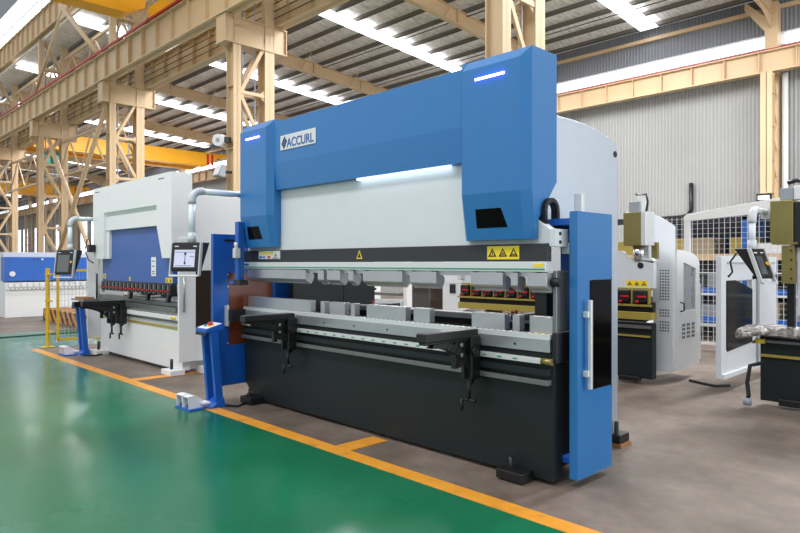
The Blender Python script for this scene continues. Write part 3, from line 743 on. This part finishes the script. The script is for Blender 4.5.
# back gauge
B(-5.85,-2.52,4.55,4.7,.94,.99).build('backgauge_beam', 'steel', P); 
for x in (-4.75,-3.0): 
    f = B(x-.06,x+.06,4.25,4.6,.99,1.04).build('backgauge_finger', 'blackm', P, bevel=.005); CY((x-.04,4.3,1.04),(x-.04,4.3,1.07),.013,10).build('finger_knob', 'red', f)
B(-5.88,-2.5,4.75,4.82,.2,.98).build('rear_cross_plate', 'dark', P)

# ------------------------------------------------------------------ pedal stands
def stand(x, y):
    S = thing('pedal_stand', (x, y, 0), '', 'foot pedal', 'blue foot pedal stands')
    yt = y-.065
    for dx in (-.085, .085):
        MB().bar((x+dx, y, .0), (x+dx, yt, .78), .045, .075).build('leg', 'blue_deep', S)
    MB().prism('x', [(y-.13,.0),(y+.05,.0),(y+.03,.10),(y-.03,.06)], x-.125, x+.125).build('base', 'blue_deep', S)
    MB().hexa([(x-.11,yt-.09,.755),(x+.11,yt-.09,.755),(x+.11,yt+.10,.775),(x-.11,yt+.10,.775),(x-.11,yt-.09,.795),(x+.11,yt-.09,.795),(x+.11,yt+.10,.845),(x-.11,yt+.10,.845)]).build('button_box', 'blue_deep', S, bevel=.006)
    MB().hexa([(x-.098,yt-.075,.797),(x+.098,yt-.075,.797),(x+.098,yt+.085,.84),(x-.098,yt+.085,.84),(x-.098,yt-.075,.802),(x+.098,yt-.075,.802),(x+.098,yt+.085,.844),(x-.098,yt+.085,.844)]).build('button_plate', 'paper', S)
    CY((x+.035,yt,.82),(x+.035,yt-.006,.857),.024,16).build('stop_button', 'red', S); CY((x+.035,yt,.82),(x+.035,yt-.002,.829),.036,16).build('button_ring', 'sticker', S)
    CY((x-.02,yt-.03,.81),(x-.02,yt-.032,.828),.014,12).build('green_button', 'green_btn', S); CY((x-.06,yt,.818),(x-.065,yt-.002,.83),.02,12).build('blue_button', 'blue_btn', S)
    B(x-.105,x+.105,yt-.095,yt-.088,.73,.757).build('slot_plate', 'black', S)
    px = x-.06; py = y-.20
    B(px-.17,px+.14,py-.12,py+.07,.0,.018).build('pedal_base', 'blue_deep', S)
    B(px+.05,px+.17,py+.02,py+.09,.06,.075).build('pedal_bridge', 'paper', S)
    for dx in (-.10, .035):
        w = .12
        prof = [(py-.11,.135)] + [(py-.06+.125*math.sin(math.radians(a_)), .03+.112*math.cos(math.radians(a_))) for a_ in range(0,91,15)]
        ins = [(py-.11,.129)] + [(py-.06+.118*math.sin(math.radians(a_)), .03+.105*math.cos(math.radians(a_))) for a_ in range(0,91,15)]
        m_ = MB().prism('x', prof + ins[::-1], px+dx-w/2, px+dx+w/2)
        for s_ in (-1,1):
            xe = px+dx+s_*w/2
            m_.prism('x', [(py-.10,.012)] + prof + [(py+.065,.012)], min(xe,xe-s_*.006), max(xe,xe-s_*.006))
        m_.build('pedal_hood', 'paper', S)
        MB().hexa([(px+dx-.04,py-.08,.03),(px+dx+.04,py-.08,.03),(px+dx+.04,py+.03,.05),(px+dx-.04,py+.03,.05),(px+dx-.04,py-.08,.04),(px+dx+.04,py-.08,.04),(px+dx+.04,py+.03,.062),(px+dx-.04,py+.03,.062)]).build('pedal', 'black', S)
    return S
s1 = stand(-5.94, 3.19)
s1['label'] = 'blue pedal stand with two grey foot pedals at the left end of the blue press'
s2 = dup(s1, (-4.85, .33, 0), 'farther blue pedal stand with two grey foot pedals in front of the white press')
tag(MB().tube([(-5.85,3.24,.012),(-5.72,3.32,.012),(-5.8,3.45,.012),(-5.9,3.7,.012),(-5.95,4.1,.02)], .012, 8).build('power_cable', 'rubber'), 'black cable on the floor from the near pedal stand to the blue press', 'cable')
tag(MB().tube([(-10.55,3.42,.012),(-10.4,3.55,.012),(-10.5,3.7,.012),(-10.6,3.95,.02)], .012, 8).build('power_cable', 'rubber'), 'black cable on the floor from the far pedal stand to the white press', 'cable')

# ------------------------------------------------------------------ WHITE PRESS
P = thing('press_brake', (-9.3, 4.2, 0), 'white press brake with dark blue ram, left of the big blue press', 'press brake')
W = 'white'
B(-10.78,-7.88,3.77,3.88,.05,.80).build('bed_plate', W, P, bevel=.005)
B(-10.76,-7.9,3.72,3.78,.70,.765).build('bed_ledge', W, P, bevel=.004)
B(-10.70,-7.93,3.762,3.775,.575,.61).build('guide_rail', 'ybeam', P); B(-10.74,-7.93,3.745,3.76,.66,.685).build('shadow_rail', 'steel_mat', P)
CY((-8.08,3.72,.73),(-7.96,3.72,.73),.018,12).build('rail_knob', 'sticker', P)
for a, b_, z0, z1, y0 in ((-10.72,-7.93,.80,.87,3.70),(-10.72,-7.93,.875,.95,3.73)): B(a,b_,y0,3.86,z0,z1).build('table_plate', 'steel_mat', P, bevel=.004)
B(-9.9,-8.9,3.8,4.1,.95,.97).build('die', 'steel_mat', P)
def wfr(x0, x1):
    pr = [(3.86,.05),(5.3,.05),(5.3,2.15),(5.15,2.28),(4.7,2.36),(3.89,2.36),(3.89,1.5),(4.25,1.45),(4.25,.95),(4.1,.85),(3.86,.85)]
    MB().prism('x', pr, x0, x1).build('side_frame', W, P, bevel=.006)
wfr(-10.74,-10.66); wfr(-8.02,-7.94)
# cover (frame round the ram)
xl, xr, yf, yb_ = -10.66, -7.85, 3.61, 3.89
MB().prism('y', [(xl,2.62),(xl,1.60),(xl+.1,1.515),(-10.12,1.515),(-10.10,1.95),(-8.30,1.95),(-8.13,1.515),(xr,1.515),(xr,2.62),], yf+.05, yb_).build('cylinder_cover', W, P)
m_ = MB(); m_.prism('y', [(xl,2.62),(xl,1.60),(xl+.1,1.515),(-10.2,1.515),(-10.2,2.22),(-8.30,2.22),(-8.30,1.95),(-8.13,1.515),(xr,1.515),(xr,2.62)], yf, yf+.05); m_.build('cover_front', W, P)
MB().prism('x', [(yf+.05,1.95),(yf+.035,1.95),(yf+.035,2.16),(yf+.004,2.22),(yf+.05,2.22)], -10.2, -8.30).build('front_lip', W, P)
for x in (-10.56,-8.24): B(x,x+.17,yf-.002,yf,2.55,2.562).build('cover_slot', 'ink', P)
B(-10.5,-8.0,3.70,3.80,1.17,2.0).build('ram', 'blue_white_press', P)
lb = B(-8.67,-8.52,3.697,3.70,1.27,1.53).build('paper_label', 'paper', P); g = MB(); 
for z in (1.30,1.33,1.40,1.47): g.box(-8.64,-8.56,3.6955,3.697,z,z+.012)
g.build('label_text_line', 'ink', lb)
warning('warning_sticker', -10.47, -10.36, 3.70, 1.21, 1.28, 1, P); warning('warning_sticker', -8.22, -8.02, 3.70, 1.19, 1.255, 2, P)
B(-9.42,-9.38,3.69,3.70,1.19,1.25).build('yellow_label', 'sticker', P)
for i in range(17):
    x = -10.38 + i*.146
    c_ = B(x, x+.115, 3.63, 3.72, 1.035, 1.165).build('tool_clamp', 'black', P, bevel=.006)
    B(x+.03, x+.075, 3.595, 3.63, 1.075, 1.092).build('clamp_lever', 'red', c_)
    B(x+.04, x+.05, 3.625, 3.63, 1.035, 1.165).build('clamp_gap', 'greym', c_)
for x in (-8.75,-8.1,-9.35): MB().prism('y', [(x,1.035),(x+.06,1.035),(x+.03,.93),(x-.05,.93)], 3.66, 3.70).build('punch', 'blackm', P)
B(-10.44,-10.40,3.66,3.70,1.0,1.17).build('holder_end', 'steel', P)
B(-10.45,-8.0,3.68,3.75,1.165,1.18).build('tool_rail', 'blackm', P)
for x in (-9.6,-8.9): f = B(x-.15,x+.15,4.0,4.3,.97,1.02).build('backgauge_finger', 'blackm', P, bevel=.005)
B(-10.6,-8.0,4.6,4.7,.2,1.2).build('rear_cross_plate', 'white2', P)
# guards
rg = MB(); X_ = -7.84
rg.box(X_-.03, X_+.01, 3.70, 3.93, .17, 1.77); rg.box(X_-.03, X_+.01, 3.93, 4.7, 1.35, 1.77); rg.box(X_-.03, X_+.01, 3.93, 4.7, .17, .56); rg.build('side_guard', W, P, bevel=.004)
B(X_-.02, X_, 3.93, 4.68, .56, 1.35).build('guard_window', 'dkbrown_glass', P)
CY((X_+.03,3.76,.82),(X_+.03,3.76,1.29),.014,12).build('guard_handle', 'steel', P)
lgx = -11.08
B(lgx-.02, lgx+.02, 3.66, 4.25, .22, 1.68).build('side_guard', W, P, bevel=.004)
CY((-10.80,3.72,.85),(-10.80,3.72,1.28),.02,12).build('light_curtain_post', 'black', P); CY((-10.72,3.72,.75),(-10.72,3.72,1.75),.016,12).build('curtain_post', 'alu', P)
B(-10.62,-10.52,3.5,3.6,1.62,1.74).build('work_lamp', 'black', P, bevel=.01)
MB().tube([(-10.6,3.55,1.74),(-10.65,3.55,1.84),(-10.75,3.55,1.82),(-10.85,3.55,1.66),(-10.78,3.58,1.5),(-10.62,3.6,1.45)], .009, 8).build('lamp_cable', 'black', P)
for x in (-10.62,-8.0):
    f = B(x-.14,x+.14,3.6,3.80,.0,.07).build('foot', W, P, bevel=.008); CY((x,3.68,.07),(x,3.68,.2),.02,12).build('levelling_bolt', 'blackm', f)
f = B(-7.98,-7.7,4.0,4.7,.0,.1).build('foot', W, P, bevel=.008); 
pendant(P, -10.73, math.radians(30), 3.62, 3.29, 2.15, 1.69, -10.62, 3.20, 1.24, 1.65, .33, False)
sup_arm(-9.62, P, 3.72, .62, .90); sup_arm(-9.98, P, 3.72, .62, .88)
tag(B(-10.12,-9.6,3.12,3.35,.908,.93).build('steel_plate', 'steel_mat'), 'grey steel plate lying on the support arms of the white press', 'plate')
tag(B(-10.05,-9.7,3.15,3.3,.93,.955).build('timber_board', 'wood'), 'small brown board on the steel plate at the white press', 'board')

# ------------------------------------------------------------------ FAR LEFT: blue and white press, fence, timber
P = thing('press_brake', (-19.6, 5.8, 0), 'low blue and white press at the far left behind the yellow fence', 'press brake')
B(-19.9,-19.3,4.33,7.2,.0,.93).build('bed', 'white', P, bevel=.006)
B(-19.75,-19.32,4.33,7.2,.97,1.61).build('ram', 'wblue', P, bevel=.006)
B(-19.36,-19.25,4.36,7.2,.74,.78).build('table_rail', 'white', P)
for i in range(19):
    y_ = 4.40 + i*.15
    B(-19.38,-19.24,y_,y_+.11,.80,.93).build('tool_clamp', 'white', P, bevel=.01)
m_ = MB()
for i in range(27): m_.box(-19.249,-19.246,4.42+i*.1,4.47+i*.1,.75,.765)
m_.build('rail_slot', 'ink', P)
CY((-19.32,4.5,1.16),(-19.29,4.5,1.16),.07,18).build('round_cap', 'white', P)
for y_ in (5.02,5.12): CY((-19.32,y_,1.55),(-19.31,y_,1.55),.02,10).build('bolt_hole', 'ink', P)
B(-19.32,-19.31,5.2,5.25,1.53,1.57).build('white_label', 'paper', P)
B(-20.3,-19.8,4.4,7.15,.5,1.75).build('side_frame', 'white2', P)

Fn = thing('safety_fence', (-12.1, 4.2, 0), 'yellow post and mesh safety fence left of the white press', 'fence')
CY((-12.12,3.36,0),(-12.12,3.36,1.36),.035,4).build('fence_post', 'fyellow', Fn); B(-12.22,-12.02,3.26,3.46,0,.012).build('post_foot', 'fyellow', Fn)
for z in (.25,.78,1.24): B(-12.22,-11.98,3.34,3.40,z,z+.03).build('fence_clip', 'fyellow', Fn)
fr = MB(); x = -12.05
for y_ in (3.5,6.0): fr.box(x-.015,x+.015,y_-.02,y_+.02,.1,1.34)
fr.box(x-.015,x+.015,3.5,6.0,.1,.14); fr.box(x-.015,x+.015,3.5,6.0,1.30,1.34); fr.build('fence_frame', 'fyellow', Fn)
me_ = MB(); y_ = 3.55
while y_ < 6: me_.box(x-.002,x+.002,y_-.002,y_+.002,.12,1.32); y_ += .06
z = .2
while z < 1.32: me_.box(x-.002,x+.002,3.5,6.0,z-.002,z+.002); z += .1
me_.build('wire_mesh', 'greym', Fn)
B(-12.15,-11.95,5.95,6.05,0,1.36).build('fence_post', 'fyellow', Fn)
tb = B(-18.0,-13.9,4.88,5.5,.0,.30).build('timber_block', 'striped', bevel=.01)
tag(tb, 'long timber block with black and orange hazard stripes on the floor behind the yellow fence', 'block')

# ------------------------------------------------------------------ RIGHT BACK: machine A
P = thing('press_brake', (-4.9, 8.2, 0), 'grey press with yellow tooling rails and olive servo behind the blue press', 'press brake')
B(-6.25,-3.32,7.45,7.56,.06,.73).build('bed_plate', 'dark', P, bevel=.004)
B(-6.25,-3.34,7.42,7.46,.56,.58).build('bed_strip', 'ybeam', P); B(-6.25,-3.33,7.40,7.56,.665,.70).build('table_rail', 'steel_mat', P)
B(-6.3,-3.30,7.40,7.52,.77,.86).build('die_beam', 'ybeam', P, bevel=.004); B(-6.3,-3.31,7.38,7.42,.93,.955).build('tool_rail', 'ybeam', P)
B(-6.25,-3.33,7.42,7.5,1.125,1.15).build('ram_rail', 'ybeam', P); B(-6.3,-3.31,7.44,7.52,.86,.98).build('punch_row', 'dark_inside', P)
for i in range(14):
    x = -6.22 + i*.208
    c_ = B(x, x+.15, 7.36, 7.48, .985, 1.12).build('tool_clamp', 'black', P, bevel=.006)
    B(x+.06, x+.16, 7.335, 7.36, 1.04, 1.06).build('clamp_lever', 'red', c_); B(x+.04, x+.07, 7.335, 7.36, .98, 1.005).build('clamp_button', 'red', c_)
    B(x+.16, x+.18, 7.40, 7.46, .96, 1.13).build('spacer', 'ybeam', c_)
pr = [(-6.2,1.15),(-3.30,1.15),(-3.30,1.47)] + arc(-3.35,1.46,.05,0,90,4) + [(-3.64,1.51),(-3.7,1.6),(-5.9,1.6),(-6.0,1.5),(-6.2,1.5)]
MB().prism('y', pr, 7.44, 7.52).build('ram', 'ram', P, bevel=.003)
CY((-3.46,7.435,1.42),(-3.46,7.44,1.42),.038,18).build('ram_hole', 'dark_inside', P)
warning('warning_sticker', -3.64, -3.375, 7.44, 1.165, 1.24, 3, P)
def servo(P, x0, x1, y, z0, z1):
    B(x0, x1-.06, y, y+.25, z0, z1).build('servo_cylinder', 'brass', P, bevel=.006)
    B(x1-.06, x1, y, y+.25, z0, z1).build('cylinder_side', 'alu', P, bevel=.006)
    xm_ = (x0+x1)/2
    CY((xm_-.0,y+.12,z0-.18),(xm_,y+.12,z0),.07,20).build('piston_rod', 'chrome', P)
    B(xm_-.09,xm_+.05,y+.04,y+.2,z1,z1+.13).build('servo_motor', 'greym', P, bevel=.005)
    B(xm_+.0,xm_+.08,y+.06,y+.18,z1,z1+.2).build('motor_connector', 'white', P, bevel=.01)
    MB().tube([(xm_-.03,y+.1,z1+.23),(xm_+.04,y+.1,z1+.2),(xm_+.1,y+.1,z1+.22),(xm_+.12,y+.1,z1+.12),(xm_+.1,y+.1,z1)], .014, 8).build('motor_cable', 'black', P)
servo(P, -3.64, -3.36, 7.36, 1.66, 2.06); B(-3.40,-3.33,7.6,7.66,1.5,1.7).build('scale_bracket', 'brass', P)
pr = [(7.62,.06),(8.44,.06),(8.44,1.93)] + [(8.44-.13*i, 1.93+.13*math.sin(i/6*PI/2)) for i in range(1,7)] + [(7.62,2.05),(7.62,1.2),(7.9,1.15),(7.9,.75),(7.62,.7)]
MB().prism('x', pr, -3.52, -3.45).build('side_frame', 'white2', P, bevel=.004); MB().prism('x', pr, -6.5, -6.42).build('side_frame', 'white2', P, bevel=.004)
B(-3.42,-3.2,7.70,7.74,.2,1.46).build('guard_panel', 'white2', P, bevel=.004); B(-3.44,-3.19,7.68,7.76,.14,.2).build('guard_sill', 'white2', P)
g = MB()
for i in range(4):
    for z in list([.62+.035*k for k in range(4)]) + [.80+.035*k for k in range(3)] + [1.0+.035*k for k in range(11)]: g.box(-3.34+i*.032,-3.34+i*.032+.018,7.697,7.70,z,z+.018)
g.build('vent_slot', 'ink', P)['kind'] = 'stuff'
# perforated door with rounded top corner
prf = [(7.80,.14),(8.5,.16),(8.5,1.46),(8.44,1.52),(8.3,1.57),(8.05,1.60),(7.80,1.61)]
d_ = MB()
win = (7.99,8.38,.86,1.46)
d_.prism('x', [(7.80,.14),(8.5,.16),(8.5,.86),(7.80,.86)], -3.2, -3.17); d_.prism('x', [(7.80,.86),(7.99,.86),(7.99,1.605),(7.80,1.61)], -3.2, -3.17)
d_.prism('x', [(8.38,.86),(8.5,.86),(8.5,1.46),(8.44,1.52),(8.38,1.54)], -3.2, -3.17); d_.prism('x', [(7.99,1.46),(8.38,1.38),(8.38,1.54),(8.3,1.57),(8.05,1.60),(7.99,1.605)], -3.2, -3.17)
dd = d_.build('guard_door', 'white', P)
g = MB(); y_ = 7.99
while y_ < 8.38: g.box(-3.19,-3.185,y_,y_+.004,.86,1.46); y_ += .022
z = .86
while z < 1.45: g.box(-3.19,-3.185,7.99,8.38,z,z+.004); z += .022
g.build('wire_mesh', 'greym', dd)
g = MB()
for i in range(9):
    for j in range(4): 
        if i % 3 != 2: g.box(-3.17,-3.167,7.95+i*.05,7.98+i*.05,.52+j*.05,.55+j*.05)
g.build('vent_slot', 'ink', dd)['kind'] = 'stuff'
MB().tube([(-3.16,7.87,.86),(-3.12,7.88,.87),(-3.12,7.88,.96),(-3.16,7.87,.97)], .01, 8).build('door_pull', 'black', dd)
B(-3.25,-3.2,8.5,8.62,.2,1.05).build('rear_strip', 'white', P)
B(-3.70,-3.45,7.36,7.45,.03,.09).build('foot', 'blackm', P, bevel=.008)
B(-6.1,-3.6,8.3,8.36,.3,1.0).build('rear_cross_plate', 'dark_inside', P)
CY((-4.35,7.3,.86),(-4.35,7.3,1.02),.03,12).build('oil_bottle', 'paper', P); 
B(-4.6,-4.0,7.28,7.36,.84,.87).build('support_shelf', 'black', P)
for x in (-4.5,-4.25,-4.1): CY((x,7.32,.72),(x,7.32,.98),.02,10).build('shelf_rod', 'black', P)

# machine B at the right edge
P = thing('press_brake', (-1.2, 8.0, 0), 'dark based press with smoked guard cut by the right edge of the photo', 'press brake')
B(-2.085,1.0,7.2,7.3,.05,.70).build('bed_plate', 'dark', P, bevel=.004); B(-2.07,1.0,7.17,7.21,.50,.525).build('bed_strip', 'ybeam', P); B(-2.08,1.0,7.15,7.3,.645,.672).build('table_rail', 'steel_mat', P)
CY((-2.12,7.17,.655),(-2.03,7.17,.655),.025,12).build('rail_knob', 'sticker', P)
B(-1.9,-1.6,7.12,7.2,.03,.10).build('foot', 'blackm', P, bevel=.008)
X_ = -2.6
g = MB(); g.box(X_-.04,X_+.02,7.55,7.70,.15,1.53); g.box(X_-.04,X_+.02,7.70,9.6,1.245,1.53); g.prism('x',[(7.70,.15),(9.6,.15),(9.6,.62),(8.60,.49),(7.70,.455)],X_-.04,X_+.02); g.box(X_-.04,X_+.02,8.60,9.6,.45,1.3)
g.build('side_guard', 'white2', P, bevel=.004)
MB().prism('x', [(7.72,.44),(8.60,.48),(8.60,1.13),(8.0,1.25),(7.72,1.25)], X_-.0, X_+.024).build('guard_window', 'blackgl', P)
B(X_+.02,X_+.05,7.56,9.5,.15,.20).build('guard_sill', 'white2', P); B(X_+.02,X_+.04,8.75,8.82,.2,1.4).build('guard_rib', 'greym', P)
B(X_+.02,X_+.03,7.72,9.5,1.44,1.46).build('guard_rib', 'greym', P)
B(-2.98,-2.94,7.9,7.94,.62,1.2).build('guard_handle', 'white', P); B(-2.94,-2.64,7.9,7.94,.70,.73).build('handle_bar', 'white', P)
# servo B with brass plates
B(-1.94,-1.74,7.0,7.22,1.65,2.06).build('servo_cylinder', 'brass', P, bevel=.006); B(-1.74,-1.5,7.02,7.24,1.6,2.04).build('cylinder_side', 'blackm', P, bevel=.006)
B(-1.86,-1.75,7.02,7.12,2.06,2.18).build('servo_motor', 'greym', P, bevel=.006); B(-1.75,-1.66,7.04,7.12,2.06,2.2).build('motor_connector', 'white', P, bevel=.01)
MB().tube([(-1.80,7.06,2.23),(-1.72,7.06,2.25),(-1.64,7.06,2.22),(-1.60,7.06,2.12),(-1.59,7.06,2.02)], .022, 10).build('motor_cable', 'black', P)
B(-1.92,-1.70,6.98,7.2,1.63,1.65).build('cylinder_flange', 'brass', P)
br = B(-1.84,-1.73,7.0,7.1,1.25,1.62).build('scale_bracket', 'brass', P, bevel=.004)
for z in (1.30,1.39,1.48,1.57): CY((-1.755,6.995,z),(-1.755,7.0,z),.010,10).build('bracket_hole', 'black', br)
B(-1.72,1.0,7.06,7.16,.95,1.6).build('ram', 'white2', P, bevel=.004)
B(-1.83,-1.76,7.14,7.2,.7,1.25).build('drag_chain', 'black', P, bevel=.01)
B(-2.0,1.0,8.9,9.0,.2,1.6).build('rear_cross_plate', 'white2', P)
pendant(P, -2.04, math.radians(72), 7.25, 6.8, 1.97, 1.62, -2.0, 6.80, 1.27, 1.59, .20, False, .38)
B(-2.04-.036,-1.7,7.18,7.30,1.90,2.0).build('arm_bracket', 'white2', P)
MB().tube([(-2.18,6.8,1.55),(-2.24,6.8,1.46),(-2.22,6.8,1.36),(-2.26,6.8,1.31)], .01, 8).build('loose_cable', 'black', P)
# film over the table
f = MB(); n = 46; mwid = 5; rnd = random.Random(3)
rows = []
for i in range(n+1):
    x = -2.30 + i*.05; sag = .05*(i < 4)*(4-i)*.25
    row = []
    for j, (yy, zz) in enumerate(((7.06,.70),(7.06,.755),(7.10,.80),(7.16,.825),(7.25,.83),(7.34,.80),(7.36,.70))):
        row.append(f.bm.verts.new((x+rnd.uniform(-.012,.012), yy+rnd.uniform(-.02,.02), zz-sag+rnd.uniform(-.018,.018))))
    rows.append(row)
for a, b_ in zip(rows, rows[1:]):
    for j in range(len(a)-1): f.bm.faces.new([a[j], a[j+1], b_[j+1], b_[j]])
    f.bm.faces.new([a[-1], a[0], b_[0], b_[-1]])
f.bm.faces.new(rows[0]); f.bm.faces.new(rows[-1][::-1])
o = f.build('plastic_film', 'film'); sm = o.modifiers.new('sub','SUBSURF'); sm.levels = 1; sm.render_levels = 1
tag(o, 'crumpled clear plastic sheeting wrapped over the table of the right edge press', 'plastic sheeting')
tag(MB().tube([(-2.02,7.05,.45),(-2.12,7.0,.42),(-2.14,6.98,.25),(-2.12,6.96,.12),(-2.13,6.95,.10)], .02, 10).build('power_cable', 'rubber'), 'black cable with grey plug hanging beside the right edge press', 'cable')
tag(CY((-2.13,6.95,.03),(-2.13,6.95,.10),.04,12).build('cable_plug', 'greym'), 'grey plug on the floor end of the hanging cable at the right edge press', 'plug')
tag(MB().tube([(-3.1,8.0,.012),(-2.9,7.9,.012),(-2.75,7.85,.012),(-2.64,8.0,.012)], .016, 8).build('power_cable', 'rubber'), 'black cable on the floor between the perforated door and the smoked guard', 'cable')

# mesh fence and rack behind
Fn = thing('mesh_fence', (-3.2, 11, 0), 'white framed wire mesh fence in front of the storage rack at right', 'fence')
for x in (-4.30, -.6): B(x-.05,x+.05,10.97,11.03,0,2.22).build('fence_post', 'white', Fn, bevel=.005)
MB().prism('y', [(-4.35,2.15),(-.55,2.38),(-.55,2.62),(-3.0,2.44),(-4.3,2.27),(-4.35,2.22)], 10.96, 11.04).build('top_rail', 'white', Fn, bevel=.005)
B(-4.3,-.6,10.98,11.02,.92,.95).build('middle_rail', 'white', Fn); B(-4.3,-.6,10.98,11.02,1.28,1.30).build('middle_rail', 'white', Fn); B(-4.3,-.6,10.98,11.02,.1,.14).build('bottom_rail', 'white', Fn)
g = MB(); x = -4.9
while x < -.6: g.box(x-.004,x+.004,10.996,11.004,.1,2.22); x += .085
z = .15
while z < 2.2: g.box(-4.95,-.6,10.997,11.003,z-.0025,z+.0025); z += .085
g.build('wire_mesh', 'white2', Fn); B(-5.0,-4.9,10.97,11.03,0,2.2).build('fence_post', 'white2', Fn)
R_ = thing('storage_rack', (-4, 13, 0), 'blue and tan storage rack loaded with goods behind the mesh fence', 'rack')
for x in (-6.6,-3.9,-1.2): 
    for y_ in (12.6,13.5): B(x-.05,x+.05,y_-.04,y_+.04,0,2.4).build('rack_upright', 'logo_blue', R_)
for z, mt in ((.45,'wblue'),(.98,'wblue'),(1.62,'tan'),(2.36,'band')):
    B(-6.6,-1.2,12.56,12.60,z-.12,z).build('rack_beam', mt, R_); B(-6.6,-1.2,12.6,13.5,z-.02,z).build('rack_shelf', 'greym', R_)
i = 0
for z, hmax in ((.45,.3),(.98,.35),(1.62,.4)):
    x = -6.4; 
    while x < -1.7:
        w_ = random.uniform(.3,.6); h_ = random.uniform(.15,hmax); mt = random.choice(['cardboard','white','dark','ybeam','greym'])
        if abs(x+3.9) > .05: 
            i += 1
            tag(B(x, x+w_, 12.7, 13.3, z, z+h_).build('storage_box', mt, bevel=.01), 'storage box seen through the wire mesh on the rack at right', 'box', 'boxes on the storage rack')
        x += w_ + random.uniform(.05,.3)
B(-6.6,-1.2,13.6,13.65,0,2.38).build('rack_back', 'band', R_)

# machine C seen through the throat of the blue press
P = thing('press_brake', (-9.5, 9.6, 0), 'white framed press seen through the opening of the blue press', 'press brake')
B(-9.1,-9.0,9.0,9.15,0,2.2).build('side_frame', 'white', P, bevel=.01); B(-11.7,-11.5,9.0,10.6,0,2.2).build('side_frame', 'white', P, bevel=.01)
B(-11.5,-9.15,9.0,9.1,.05,.7).build('bed_plate', 'white2', P); B(-11.5,-9.15,9.0,9.1,1.15,1.9).build('ram', 'white2', P)
B(-11.45,-9.2,8.98,9.1,.78,.84).build('table', 'steel_mat', P); B(-11.35,-11.2,8.9,8.98,.55,1.0).build('yellow_stop', 'sticker', P)
for i in range(9): 
    c_ = B(-11.2+i*.22,-11.05+i*.22,8.92,9.0,1.02,1.14).build('tool_clamp', 'black', P); B(-11.15+i*.22,-11.1+i*.22,8.9,8.92,1.07,1.09).build('clamp_lever', 'red', c_)
MB().box(-10.6,-9.9,8.9,9.0,.88,.93).build('backgauge_finger', 'black', P)
tag(B(-9.83,-9.3,10.0,10.5,0,1.3).build('storage_cabinet', 'dkbrown_glass', bevel=.01), 'dark brown cabinet seen through the opening of the blue press', 'cabinet')
P = thing('control_cabinet', (-7.0, 8.0, 0), 'white cabinet with black socket seen through the opening of the blue press', 'cabinet')
B(-7.15,-6.62,8.0,8.6,0,2.0).build('body', 'white', P, bevel=.01); B(-6.98,-6.86,7.985,8.0,.95,1.1).build('socket', 'black', P); B(-7.12,-6.7,7.99,8.0,1.12,1.5).build('door_panel', 'paper', P)

# ------------------------------------------------------------------ light, world, camera
w = bpy.data.worlds.new('world'); bpy.context.scene.world = w; w.use_nodes = True
bg = w.node_tree.nodes['Background']; bg.inputs[0].default_value = (.93,.96,1.0,1); bg.inputs[1].default_value = .78
def area(name, loc, size, energy, rot=(0,0,0), col=(1,1,1)):
    l = bpy.data.lights.new(name, 'AREA'); l.shape = 'RECTANGLE'; l.size, l.size_y = size; l.energy = energy; l.color = col
    o = bpy.data.objects.new(name, l); C.objects.link(o); o.location = loc; o.rotation_euler = rot
    return o
area('front_bay_skylight', (-6, -2, 11), (14, 2), 900, col=(1,.99,.97))
for k in (0, 1, 2, 4, 6): area('rear_bay_skylight', (X0-PITCH*(k-.5), 13.6, 9.0), (.9, 7), 950, col=(1,1,1))

area('right_side_fill', (9.5, 9, 3.2), (9, 5), 700, rot=(0, PI/2, 0), col=(.95,.98,1))  # added fill from the right to brighten +X faces; no door stands there
cam = bpy.data.cameras.new('camera'); co = bpy.data.objects.new('camera', cam); C.objects.link(co)
co.location = (0,0,1.45); co.rotation_euler = (PI/2, 0, math.radians(45.6))
cam.lens = 36*638/800; cam.sensor_width = 36; cam.shift_y = -3.5/800; cam.clip_end = 300
sc = bpy.context.scene; sc.camera = co
sc.view_settings.view_transform = 'Standard'; sc.view_settings.look = 'None'; sc.view_settings.gamma = 1; sc.view_settings.use_curve_mapping = False
sc.view_settings.exposure = .32
